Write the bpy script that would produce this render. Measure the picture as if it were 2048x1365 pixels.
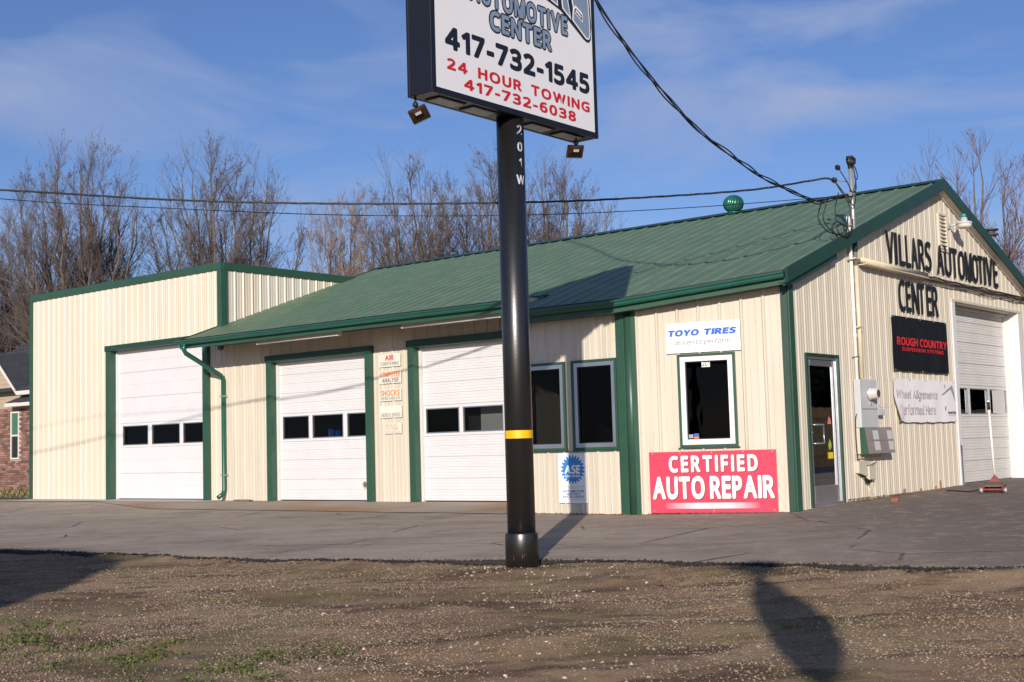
import bpy, bmesh, math, random
import numpy as np
from mathutils import Matrix, Vector
R_=math.radians
sc=bpy.context.scene
for o in list(bpy.data.objects): bpy.data.objects.remove(o)
C=sc.collection
# ------------------------------------------------------------------ camera
PITCH,ROLL=R_(4.72),R_(-1.62)
Fv=Vector((0,math.cos(PITCH),math.sin(PITCH))); rt=Vector((1,0,0)); up=rt.cross(Fv)
cX=rt*math.cos(ROLL)+up*math.sin(ROLL); cY=-rt*math.sin(ROLL)+up*math.cos(ROLL)
cam=bpy.data.cameras.new('camera'); co=bpy.data.objects.new('camera',cam); C.objects.link(co)
co.matrix_world=Matrix(((cX.x,cY.x,-Fv.x,0),(cX.y,cY.y,-Fv.y,0),(cX.z,cY.z,-Fv.z,0),(0,0,0,1)))
cam.sensor_width=36; cam.lens=36*2568/2048; cam.clip_end=2000; cam.clip_start=.05
sc.camera=co
# ------------------------------------------------------------------ light
SUN_AZ,SUN_EL=8.3,17.0      # travel direction of the light, from +Y towards +X; elevation
sd=Vector((math.sin(R_(SUN_AZ))*math.cos(R_(SUN_EL)),math.cos(R_(SUN_AZ))*math.cos(R_(SUN_EL)),-math.sin(R_(SUN_EL))))
sl=bpy.data.lights.new('sun','SUN'); sl.energy=4.9; sl.angle=R_(.53); sl.color=(1,.90,.79)
so=bpy.data.objects.new('sun',sl); C.objects.link(so); so.rotation_euler=sd.to_track_quat('-Z','Y').to_euler()
so.location=(-5,-30,12)
w=bpy.data.worlds.new('World'); sc.world=w; w.use_nodes=True
nt=w.node_tree; nt.nodes.clear()
def N(t,ty,**k):
    n=t.nodes.new(ty)
    for a,b in k.items(): setattr(n,a,b)
    return n
sky=N(nt,'ShaderNodeTexSky',sky_type='NISHITA',sun_disc=False,sun_elevation=R_(SUN_EL),sun_rotation=R_(180+SUN_AZ),air_density=1.0,dust_density=.6,ozone_density=2.2,altitude=300)
bg=N(nt,'ShaderNodeBackground'); bg.inputs['Strength'].default_value=.082
out=N(nt,'ShaderNodeOutputWorld')
tc=N(nt,'ShaderNodeTexCoord'); mp=N(nt,'ShaderNodeMapping'); mp.inputs['Rotation'].default_value=(0.1,-.42,.3); mp.inputs['Scale'].default_value=(1.5,1.6,6.0)
n1=N(nt,'ShaderNodeTexNoise'); n1.inputs['Scale'].default_value=2.3; n1.inputs['Detail'].default_value=9; n1.inputs['Roughness'].default_value=.52; n1.inputs['Distortion'].default_value=.6
n2=N(nt,'ShaderNodeTexNoise'); n2.inputs['Scale'].default_value=1.1; n2.inputs['Detail'].default_value=3
rr=N(nt,'ShaderNodeValToRGB'); rr.color_ramp.elements[0].position=.45; rr.color_ramp.elements[1].position=.68
r2=N(nt,'ShaderNodeValToRGB'); r2.color_ramp.elements[0].position=.30; r2.color_ramp.elements[1].position=.62
mu=N(nt,'ShaderNodeMath',operation='MULTIPLY'); m3=N(nt,'ShaderNodeMath',operation='MULTIPLY'); m3.inputs[1].default_value=.9
mix=N(nt,'ShaderNodeMix',data_type='RGBA'); mix.inputs['B'].default_value=(4.3,5.2,7.8,1)
L=nt.links.new
L(tc.outputs['Generated'],mp.inputs['Vector']); L(mp.outputs[0],n1.inputs['Vector']); L(tc.outputs['Generated'],n2.inputs['Vector'])
L(n1.outputs[0],rr.inputs[0]); L(n2.outputs[0],r2.inputs[0]); L(rr.outputs[0],mu.inputs[0]); L(r2.outputs[0],mu.inputs[1]); L(mu.outputs[0],m3.inputs[0])
tint=N(nt,'ShaderNodeVectorMath',operation='MULTIPLY'); tint.inputs[1].default_value=(.83,.95,1.34); L(sky.outputs[0],tint.inputs[0]); L(m3.outputs[0],mix.inputs['Factor']); L(tint.outputs[0],mix.inputs['A']); L(mix.outputs['Result'],bg.inputs['Color']); L(bg.outputs[0],out.inputs[0])
sc.view_settings.view_transform='Standard'; sc.view_settings.look='None'; sc.view_settings.gamma=1; sc.view_settings.use_curve_mapping=False
sc.view_settings.exposure=0.0
# ------------------------------------------------------------------ frames
A0=R_(-39.32)
Av=Vector((math.cos(A0),math.sin(A0),0)); Gv=Vector((-math.sin(A0),math.cos(A0),0))
P1=Vector((3.756,17.413,0))
def Wp(a,g,z): q=P1+Av*a+Gv*g; return Vector((q.x,q.y,z))
def AG(x,y):
    v=Vector((x-P1.x,y-P1.y,0)); return v.dot(Av),v.dot(Gv)
FA=lambda g0: Matrix.Translation((0,g0,0))
FG=Matrix.Rotation(math.pi/2,4,'Z')                     # x->G, -y->A
def FGo(a0): return Matrix.Translation((a0,0,0))@FG
P2=Vector((-2.192,-.633,0)); FB=Matrix.Translation(P2)@Matrix.Rotation(R_(16.13),4,'Z')
ROTA,ROTG,ROTB=A0,A0+math.pi/2,A0+R_(16.13)
# ------------------------------------------------------------------ noise
def vnoise(x,y,s,seed=0):
    x=np.asarray(x,float)/s+seed*17.3; y=np.asarray(y,float)/s+seed*9.1
    xi=np.floor(x).astype(np.int64); yi=np.floor(y).astype(np.int64); fx=x-xi; fy=y-yi
    fx=fx*fx*(3-2*fx); fy=fy*fy*(3-2*fy)
    def h(i,j):
        n=(i*374761393+j*668265263+seed*1442695)&0x7fffffff
        n=((n^(n>>13))*1274126177)&0x7fffffff
        return ((n^(n>>16))&0xffff)/65535.
    return (h(xi,yi)*(1-fx)+h(xi+1,yi)*fx)*(1-fy)+(h(xi,yi+1)*(1-fx)+h(xi+1,yi+1)*fx)*fy
def fbm(x,y,s,o=4,seed=0,g=.5):
    t=0;a=1;n=0
    for i in range(o): t=t+a*vnoise(x,y,s/2**i,seed+i); n+=a; a*=g
    return t/n
def zbase(g): return np.interp(g,[-60,-16,-5.8,-.63,1,6,12,60],[-1.7,-1.45,-1.17,-1.0,-.935,-.865,-.86,-.86])
def zasph(a,g): return zbase(g)+.014*(fbm(a,g,3.5,3,5)-.5)*np.clip((.2-np.asarray(g))/1.5,0,1)
def zgrav(a,g):
    a=np.asarray(a,float); g=np.asarray(g,float)
    u=a*.93+g*.36; v=-a*.36+g*.93
    rut=(fbm(u,v*3.5,1.9,3,11)-.5)*.15*np.clip((a-.5)/3+.3,.35,1)
    near=np.exp(-np.abs(g-np.interp(a,EA,EG))/.28)*.045*np.clip(fbm(a,g,.5,3,33)*1.8-.25,0,1)
    return zbase(g)-.045+near+(fbm(a,g,1.1,4,2)-.5)*.05+(fbm(a,g,.22,3,3)-.5)*.022+rut
EA_=0
EA=[-60,-30,-12,-8.5,-5.65,-4.3,-3.3,-2,-.4,1.2,2.6,4.6,8,30,60]
EG=[-8,-7.3,-6.8,-6.69,-6.6,-6.5,-6.4,-6.1,-5.6,-5.28,-5.08,-4.9,-4.7,-4,-4]
def gedge(a): a=np.asarray(a,float); return np.interp(a,EA,EG)+.16*(fbm(a,a*0,.6,4,21)-.5)
# ------------------------------------------------------------------ materials
def mat(name,col,rough=.5,metal=0,var=.12,scale=3,bump=0,bs=60,spec=.5,col2=None,thr=(.45,.6),s2=4,stretch=(1,1,1),detail=5,island=0,coat=0):
    m=bpy.data.materials.new(name); m.use_nodes=True; t=m.node_tree; b=t.nodes['Principled BSDF']; l=t.links.new
    b.inputs['Roughness'].default_value=rough; b.inputs['Metallic'].default_value=metal; b.inputs['Specular IOR Level'].default_value=spec
    if coat: b.inputs['Coat Weight'].default_value=coat
    g=N(t,'ShaderNodeNewGeometry'); mpn=N(t,'ShaderNodeMapping'); mpn.inputs['Scale'].default_value=stretch; l(g.outputs['Position'],mpn.inputs[0])
    n=N(t,'ShaderNodeTexNoise'); n.inputs['Scale'].default_value=scale; n.inputs['Detail'].default_value=detail; n.inputs['Roughness'].default_value=.6; l(mpn.outputs[0],n.inputs['Vector'])
    mr=N(t,'ShaderNodeMapRange'); mr.inputs['From Min'].default_value=.3; mr.inputs['From Max'].default_value=.7; mr.inputs['To Min'].default_value=1-var; mr.inputs['To Max'].default_value=1+var; l(n.outputs[0],mr.inputs[0])
    base=N(t,'ShaderNodeRGB'); base.outputs[0].default_value=(*col,1); cur=base.outputs[0]
    if col2:
        n2=N(t,'ShaderNodeTexNoise'); n2.inputs['Scale'].default_value=s2; n2.inputs['Detail'].default_value=6; l(mpn.outputs[0],n2.inputs['Vector'])
        cr=N(t,'ShaderNodeMapRange'); cr.inputs['From Min'].default_value=thr[0]; cr.inputs['From Max'].default_value=thr[1]; l(n2.outputs[0],cr.inputs[0])
        mx=N(t,'ShaderNodeMix',data_type='RGBA'); mx.inputs['B'].default_value=(*col2,1); l(cr.outputs[0],mx.inputs['Factor']); l(cur,mx.inputs['A']); cur=mx.outputs['Result']
    sc_=N(t,'ShaderNodeVectorMath',operation='SCALE'); l(cur,sc_.inputs[0])
    if island:
        mi=N(t,'ShaderNodeMapRange'); mi.inputs['To Min'].default_value=1-island; mi.inputs['To Max'].default_value=1+island; l(g.outputs['Random Per Island'],mi.inputs[0])
        mm=N(t,'ShaderNodeMath',operation='MULTIPLY'); l(mr.outputs[0],mm.inputs[0]); l(mi.outputs[0],mm.inputs[1]); l(mm.outputs[0],sc_.inputs['Scale'])
    else: l(mr.outputs[0],sc_.inputs['Scale'])
    l(sc_.outputs[0],b.inputs['Base Color'])
    if bump:
        nb=N(t,'ShaderNodeTexNoise'); nb.inputs['Scale'].default_value=bs; nb.inputs['Detail'].default_value=4; l(g.outputs['Position'],nb.inputs['Vector'])
        bp=N(t,'ShaderNodeBump'); bp.inputs['Strength'].default_value=1; bp.inputs['Distance'].default_value=bump; l(nb.outputs[0],bp.inputs['Height']); l(bp.outputs[0],b.inputs['Normal'])
    m['x']=0
    return m
def glass(name,tint,refl):
    m=bpy.data.materials.new(name); m.use_nodes=True; t=m.node_tree; t.nodes.clear(); l=t.links.new
    o=N(t,'ShaderNodeOutputMaterial'); tr=N(t,'ShaderNodeBsdfTransparent'); tr.inputs[0].default_value=(*tint,1)
    gl=N(t,'ShaderNodeBsdfGlossy'); gl.inputs['Roughness'].default_value=.01; gl.inputs['Color'].default_value=(1,1,1,1)
    fr=N(t,'ShaderNodeFresnel'); fr.inputs['IOR'].default_value=1.5
    nz=N(t,'ShaderNodeTexNoise'); nz.inputs['Scale'].default_value=1.3; bp=N(t,'ShaderNodeBump'); bp.inputs['Distance'].default_value=.0012; l(nz.outputs[0],bp.inputs['Height']); l(bp.outputs[0],gl.inputs['Normal'])
    mu=N(t,'ShaderNodeMath',operation='MULTIPLY'); mu.inputs[1].default_value=refl; l(fr.outputs[0],mu.inputs[0])
    mx=N(t,'ShaderNodeMixShader'); l(mu.outputs[0],mx.inputs[0]); l(tr.outputs[0],mx.inputs[1]); l(gl.outputs[0],mx.inputs[2]); l(mx.outputs[0],o.inputs[0])
    return m
MT={}
MT['cream']=mat('cream_steel',(.65,.58,.465),.42,var=.05,scale=1.2,stretch=(1,1,.3),bump=.0006,bs=9)
MT['cream_old']=mat('weathered_cream_steel',(.60,.545,.445),.5,var=.08,col2=(.47,.39,.28),thr=(.62,.85),s2=3.5,scale=2.2,stretch=(2,2,.22),bump=.001,bs=7)
MT['green']=mat('green_trim',(.028,.082,.052),.38,var=.10,scale=3)
MT['green_dk']=mat('dark_green_trim',(.017,.055,.038),.4,var=.12,scale=3)
MT['gutter']=mat('green_gutter',(.016,.098,.072),.3,var=.08,scale=3)
MT['roof']=mat('green_roof_steel',(.102,.165,.098),.5,var=.06,scale=1.4,bump=.0015,bs=6,col2=(.12,.185,.115),s2=2.5,stretch=(1,1,1))
MT['white']=mat('white_paint',(.68,.68,.69),.45,var=.03)
MT['white_dirty']=mat('dirty_white_paint',(.66,.65,.62),.5,var=.06,scale=2,col2=(.58,.54,.46),thr=(.62,.85),s2=5)
MT['alu']=mat('brushed_aluminium',(.55,.57,.60),.32,metal=.85,var=.06)
MT['winwhite']=mat('white_vinyl',(.78,.78,.78),.35,var=.02)
MT['black']=mat('black_enamel',(.010,.010,.010),.33,var=.1,bump=.0006,bs=45,spec=.9)
MT['blackflat']=mat('black_plastic',(.012,.012,.013),.55,var=.2)
MT['cab']=mat('sign_cabinet_black',(.008,.009,.014),.4,var=.15)
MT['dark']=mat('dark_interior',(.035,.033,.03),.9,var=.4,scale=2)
MT['floor_in']=mat('shop_floor',(.10,.09,.08),.7,var=.3)
MT['face']=mat('sign_face_white',(.76,.76,.78),.25,var=.015)
MT['lblack']=mat('black_vinyl',(.010,.012,.02),.4,var=.05)
MT['lred']=mat('red_vinyl',(.56,.014,.02),.4,var=.05)
MT['lblue']=mat('slate_blue_vinyl',(.20,.265,.37),.4,var=.06,scale=2)
MT['yellow']=mat('yellow_tape',(.85,.48,.004),.4,var=.04)
MT['silver']=mat('silver_sticker',(.55,.60,.66),.4,var=.05)
MT['glass']=glass('window_glass',(.22,.23,.23),.25)
MT['glass_clear']=glass('door_glass',(.10,.11,.10),5.0)
MT['glass_gable']=glass('gable_door_glass',(.15,.16,.15),2.4)
MT['glass_g']=glass('garage_glass',(.42,.44,.44),.35)
MT['asphalt']=None
MT['pink']=mat('faded_red_vinyl',(.66,.045,.095),.42,var=.03)
MT['letwhite']=mat('white_vinyl_letters',(.85,.84,.83),.45,var=.02)
MT['toyo']=mat('blue_vinyl',(.03,.14,.60),.4,var=.03)
MT['gray']=mat('grey_vinyl',(.33,.34,.36),.4,var=.03)
MT['ase']=mat('gear_blue_vinyl',(.035,.24,.60),.4,var=.03)
MT['aset']=mat('dull_blue_vinyl',(.07,.17,.38),.4,var=.03)
MT['shadowred']=mat('dark_red_vinyl',(.16,.03,.035),.5,var=.05)
MT['pinkfade']=mat('pale_pink_vinyl',(.84,.52,.56),.45,var=.2,scale=3)
MT['ivory']=mat('ivory_board',(.72,.70,.62),.5,var=.05,scale=6)
MT['orange']=mat('faded_orange_paint',(.80,.26,.07),.5,var=.15,scale=25)
MT['orange2']=mat('faded_peach_paint',(.80,.40,.24),.5,var=.2,scale=25)
MT['redp']=mat('red_paint',(.62,.06,.035),.5,var=.1,scale=25)
MT['dgrey']=mat('dark_grey_paint',(.06,.065,.07),.5,var=.25,scale=30)
MT['banner']=mat('black_banner_cloth',(.006,.006,.007),.5,var=.1,bump=.004,bs=5)
MT['banred']=mat('banner_red_ink',(.62,.03,.035),.5,var=.08)
MT['wbanner']=mat('faded_white_banner',(.84,.82,.83),.6,var=.03,bump=.004,bs=6)
MT['fade']=mat('faded_mauve_ink',(.56,.50,.53),.6,var=.10,scale=30,col2=(.70,.66,.68),s2=30,thr=(.45,.6))
MT['paintblack']=mat('peeling_black_paint',(.012,.012,.014),.5,var=.3,scale=14,col2=(.16,.14,.11),thr=(.66,.76),s2=16)
MT['brownmetal']=mat('bronze_flood_housing',(.045,.022,.014),.45,var=.15)
MT['galv']=mat('galvanised_pipe',(.42,.41,.38),.42,metal=.5,var=.12,scale=6)
MT['creampipe']=mat('cream_painted_pipe',(.66,.58,.42),.45,var=.1,scale=4)
MT['pvc']=mat('white_pvc',(.78,.76,.72),.4,var=.04)
MT['rubber']=mat('black_rubber',(.012,.012,.012),.5,var=.2)
MT['cable']=mat('cable_sheath',(.02,.02,.02),.5,var=.3,scale=30,col2=(.25,.25,.24),thr=(.62,.72),s2=40)
MT['steel']=mat('stainless_steel',(.40,.35,.33),.35,metal=.35,var=.1,scale=4)
MT['steelhi']=mat('polished_steel',(.80,.80,.79),.3,metal=.3,var=.05)
MT['boxgrey']=mat('grey_utility_paint',(.52,.54,.55),.45,var=.05)
MT['boxbeige']=mat('beige_utility_plastic',(.56,.52,.42),.5,var=.05)
MT['jackred']=mat('red_jack_paint',(.19,.016,.013),.45,var=.3,scale=20)
MT['brickred']=mat('broken_brick',(.26,.07,.035),.8,var=.3,scale=30,bump=.004,bs=90)
MT['shingle']=mat('grey_shingles',(.042,.046,.055),.85,var=.3,scale=7,island=.35)
MT['siding']=mat('tan_siding',(.44,.36,.26),.6,var=.05)
MT['housewhite']=mat('house_white_trim',(.72,.66,.60),.5,var=.03)
MT['brick']=mat('red_brown_brick',(.23,.125,.10),.85,var=.25,scale=3,island=.5,bump=.003,bs=60)
MT['mortar']=mat('mortar',(.36,.31,.28),.9,var=.1)
MT['blind']=mat('green_window_blind',(.06,.16,.11),.4,var=.05)
MT['darkpane']=mat('dark_pane',(.02,.022,.025),.1,var=.1)
MT['turb']=mat('green_turbine_metal',(.03,.16,.12),.28,metal=.35,var=.1)
MT['bark']=mat('grey_brown_bark',(.135,.112,.10),.9,var=.3,scale=6)
MT['bark_tan']=mat('tan_bark',(.22,.165,.12),.9,var=.25,scale=6)
MT['twig']=mat('brown_twigs',(.125,.10,.088),.9,var=.3,scale=3)
MT['twig_tan']=mat('tan_twigs',(.24,.175,.125),.9,var=.3,scale=3)
MT['twig_red']=mat('reddish_twigs',(.17,.115,.11),.8,var=.3,scale=3)
MT['bud']=mat('dry_seed_clusters',(.13,.06,.04),.8,var=.3,scale=3)
MT['fence']=mat('weathered_pine',(.78,.42,.13),.8,var=.2,scale=3,stretch=(4,4,.5))
MT['stone']=mat('crushed_limestone',(.27,.205,.145),.9,var=.2,scale=9,island=.4)
MT['stone_w']=mat('pale_limestone',(.46,.38,.31),.85,var=.15,scale=9,island=.3)
MT['grass']=mat('grass_blades',(.115,.135,.030),.7,var=.35,scale=5,island=.4)
MT['grassdry']=mat('dry_grass',(.20,.165,.075),.8,var=.3,scale=5,island=.4)
MT['leafdry']=mat('dead_leaf',(.26,.10,.035),.7,var=.3,scale=20)
MT['concrete']=mat('apron_concrete',(.38,.31,.24),.8,var=.12,scale=1.5,bump=.003,bs=50,col2=(.33,.19,.09),thr=(.42,.62),s2=.9,stretch=(.5,.5,1))
MT['concrete_w']=mat('pale_concrete',(.42,.40,.37),.8,var=.1,scale=2,bump=.002,bs=60)
MT['lens']=mat('lamp_lens',(.62,.60,.52),.2,var=.05)
MT['teal']=mat('teal_photocell',(.02,.30,.33),.35,var=.05)
MT['tube']=mat('fluorescent_tube',(.72,.71,.68),.3,var=.03)
MT['sticker_y']=mat('yellow_sticker',(.75,.55,.03),.5,var=.1,scale=40)
MT['sticker_g']=mat('green_sticker',(.35,.45,.06),.5,var=.3,scale=60)
MT['sticker_r']=mat('red_white_sticker',(.62,.20,.18),.5,var=.4,scale=60)
MT['wood']=mat('old_wood',(.16,.12,.09),.8,var=.3,scale=8)
# asphalt
def asphalt_mat():
    m=bpy.data.materials.new('worn_asphalt'); m.use_nodes=True; t=m.node_tree; b=t.nodes['Principled BSDF']; l=t.links.new
    b.inputs['Roughness'].default_value=.82; b.inputs['Specular IOR Level'].default_value=.3
    g=N(t,'ShaderNodeNewGeometry')
    def noise(s,d=5,r=.6,st=(1,1,1),rot=0):
        mp=N(t,'ShaderNodeMapping'); mp.inputs['Scale'].default_value=st; mp.inputs['Rotation'].default_value=(0,0,rot); l(g.outputs['Position'],mp.inputs[0])
        n=N(t,'ShaderNodeTexNoise'); n.inputs['Scale'].default_value=s; n.inputs['Detail'].default_value=d; n.inputs['Roughness'].default_value=r; l(mp.outputs[0],n.inputs['Vector']); return n.outputs[0]
    def rng(i,a,b_,c=0,d=1):
        r=N(t,'ShaderNodeMapRange'); r.inputs['From Min'].default_value=a; r.inputs['From Max'].default_value=b_; r.inputs['To Min'].default_value=c; r.inputs['To Max'].default_value=d; l(i,r.inputs[0]); return r.outputs[0]
    def mx(f,a,b_):
        x=N(t,'ShaderNodeMix',data_type='RGBA'); l(f,x.inputs['Factor'])
        for s,v in (('A',a),('B',b_)):
            if isinstance(v,tuple): x.inputs[s].default_value=(*v,1)
            else: l(v,x.inputs[s])
        return x.outputs['Result']
    c=mx(rng(noise(.35,6,.6,(1,2.2,1),.7),.38,.64),(.49,.405,.315),(.37,.305,.24))
    c=mx(rng(noise(.9,5,.6,(1,3,1),.1),.52,.72,0,.8),c,(.56,.44,.33))
    c=mx(rng(noise(.55,6,.7,(1,4,1),.35),.60,.70,0,.75),c,(.20,.155,.12))
    # darker newer patch on the right side of the lot
    sx=N(t,'ShaderNodeSeparateXYZ'); l(g.outputs['Position'],sx.inputs[0])
    ad=N(t,'ShaderNodeMath',operation='MULTIPLY_ADD'); l(noise(.5,4),ad.inputs[0]); ad.inputs[1].default_value=3.; l(sx.outputs[0],ad.inputs[2])
    c=mx(rng(ad.outputs[0],2.4,6.6,0,.85),c,(.17,.132,.103))
    # cracks
    vo=N(t,'ShaderNodeTexVoronoi',feature='DISTANCE_TO_EDGE'); vo.inputs['Scale'].default_value=.42
    nz=N(t,'ShaderNodeTexNoise'); nz.inputs['Scale'].default_value=1.6; nz.inputs['Detail'].default_value=6
    va=N(t,'ShaderNodeVectorMath',operation='MULTIPLY_ADD'); l(nz.outputs['Color'],va.inputs[0]); va.inputs[1].default_value=(1.3,1.3,0); l(g.outputs['Position'],va.inputs[2]); l(va.outputs[0],vo.inputs['Vector'])
    ck=rng(vo.outputs['Distance'],.0,.012,1,0)
    mk=N(t,'ShaderNodeMath',operation='MULTIPLY'); l(ck,mk.inputs[0]); l(rng(noise(.7,3),.46,.55),mk.inputs[1])
    c=mx(mk.outputs[0],c,(.03,.025,.02))
    sp=N(t,'ShaderNodeTexVoronoi'); sp.inputs['Scale'].default_value=38; l(g.outputs['Position'],sp.inputs['Vector'])
    spk=rng(sp.outputs['Distance'],.13,.24,1,0); m2=N(t,'ShaderNodeMath',operation='MULTIPLY'); l(spk,m2.inputs[0])
    sep=N(t,'ShaderNodeSeparateColor'); l(sp.outputs['Color'],sep.inputs[0]); l(rng(sep.outputs[0],.55,.9,0,.7),m2.inputs[1])
    c=mx(m2.outputs[0],c,(.42,.39,.35))
    c=mx(rng(noise(1.1,8,.75,(1,1.6,1),.4),.50,.64,0,.6),c,(.19,.145,.11))
    c=mx(rng(noise(3.1,6,.75,(1,1.2,1),.9),.52,.62,0,.5),c,(.54,.42,.32))
    c=mx(rng(noise(120,2,.6),.45,.62,0,.45),c,(.10,.08,.065))
    c=mx(rng(noise(90,2,.6,(1,1,1),1.),.58,.70,0,.5),c,(.50,.44,.37))
    l(c,b.inputs['Base Color'])
    bp=N(t,'ShaderNodeBump'); bp.inputs['Distance'].default_value=.010
    hh=N(t,'ShaderNodeMath',operation='MULTIPLY_ADD'); l(mk.outputs[0],hh.inputs[0]); hh.inputs[1].default_value=-2.; l(noise(70,3),hh.inputs[2]); l(hh.outputs[0],bp.inputs['Height']); l(bp.outputs[0],b.inputs['Normal'])
    return m
MT['asphalt']=asphalt_mat()
def gravel_mat():
    m=bpy.data.materials.new('dirt_and_gravel'); m.use_nodes=True; t=m.node_tree; b=t.nodes['Principled BSDF']; l=t.links.new
    b.inputs['Roughness'].default_value=.95; b.inputs['Specular IOR Level'].default_value=.15
    g=N(t,'ShaderNodeNewGeometry')
    def noise(s,d=5,r=.6):
        n=N(t,'ShaderNodeTexNoise'); n.inputs['Scale'].default_value=s; n.inputs['Detail'].default_value=d; n.inputs['Roughness'].default_value=r; l(g.outputs['Position'],n.inputs['Vector']); return n.outputs[0]
    def rng(i,a,b_,c=0,d=1):
        r=N(t,'ShaderNodeMapRange'); r.inputs['From Min'].default_value=a; r.inputs['From Max'].default_value=b_; r.inputs['To Min'].default_value=c; r.inputs['To Max'].default_value=d; l(i,r.inputs[0]); return r.outputs[0]
    def mx(f,a,b_):
        x=N(t,'ShaderNodeMix',data_type='RGBA'); l(f,x.inputs['Factor'])
        for s,v in (('A',a),('B',b_)):
            if isinstance(v,tuple): x.inputs[s].default_value=(*v,1)
            else: l(v,x.inputs[s])
        return x.outputs['Result']
    c=mx(rng(noise(.8,6),.4,.62),(.25,.155,.088),(.37,.255,.155))
    def streak(s,st,d=6):
        mp=N(t,'ShaderNodeMapping'); mp.inputs['Rotation'].default_value=(0,0,R_(18)); mp.inputs['Scale'].default_value=(1,st,1); l(g.outputs['Position'],mp.inputs[0])
        n=N(t,'ShaderNodeTexNoise'); n.inputs['Scale'].default_value=s; n.inputs['Detail'].default_value=d; n.inputs['Roughness'].default_value=.65; l(mp.outputs[0],n.inputs['Vector']); return n.outputs[0]
    c=mx(rng(streak(.9,2.6),.49,.62,0,.88),c,(.085,.048,.029))
    c=mx(rng(streak(2.2,3.2),.54,.66,0,.7),c,(.095,.056,.034))
    c=mx(rng(noise(.75,6,.7),.50,.64,0,.65),c,(.16,.145,.05))
    c=mx(rng(noise(40,3,.7),.5,.72,0,.6),c,(.09,.06,.04))
    vo=N(t,'ShaderNodeTexVoronoi'); vo.inputs['Scale'].default_value=75; l(g.outputs['Position'],vo.inputs['Vector'])
    se=N(t,'ShaderNodeSeparateColor'); l(vo.outputs['Color'],se.inputs[0])
    mm=N(t,'ShaderNodeMath',operation='MULTIPLY'); l(rng(vo.outputs['Distance'],.3,.5,1,0),mm.inputs[0]); l(rng(se.outputs[0],.35,1,0,.75),mm.inputs[1])
    c=mx(mm.outputs[0],c,(.34,.29,.235))
    l(c,b.inputs['Base Color'])
    bp=N(t,'ShaderNodeBump'); bp.inputs['Distance'].default_value=.008
    ad=N(t,'ShaderNodeMath',operation='ADD'); l(mm.outputs[0],ad.inputs[0]); l(noise(45,4),ad.inputs[1]); l(ad.outputs[0],bp.inputs['Height']); l(bp.outputs[0],b.inputs['Normal'])
    return m
MT['gravel']=gravel_mat()
MT['bitumen']=mat('dark_asphalt_edge',(.028,.024,.021),.9,var=.4,scale=20,bump=.01,bs=60)
MT['lawn']=mat('winter_lawn',(.13,.12,.05),.95,var=.3,scale=2,bump=.03,bs=20)
# ------------------------------------------------------------------ mesh helpers
def tag(o,label=None,cat=None,group=None,kind=None):
    if label: o['label']=label
    if cat: o['category']=cat
    if group: o['group']=group
    if kind: o['kind']=kind
    return o
def thing(name,label,cat,loc=(0,0,0),rotz=0,group=None):
    o=bpy.data.objects.new(name,None); C.objects.link(o); o.location=loc; o.rotation_euler=(0,0,rotz); o.empty_display_size=.2
    return tag(o,label,cat,group)
def link(name,me,parent=None,loc=None,rotz=0):
    o=bpy.data.objects.new(name,me); C.objects.link(o)
    if parent is not None: o.parent=parent
    if loc is not None: o.location=loc
    if rotz: o.rotation_euler=(0,0,rotz)
    return o
SPLIT={'door_jamb','interior_wall','rear_wall','lift_post','downspout_strap','corner_trim','side_frame','axle','post','rail','bracket_rod','end_cap','cable_tail','drip_loop','wall_panel','wire','cable_bundle','rust_patch','wall_core'}
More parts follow.
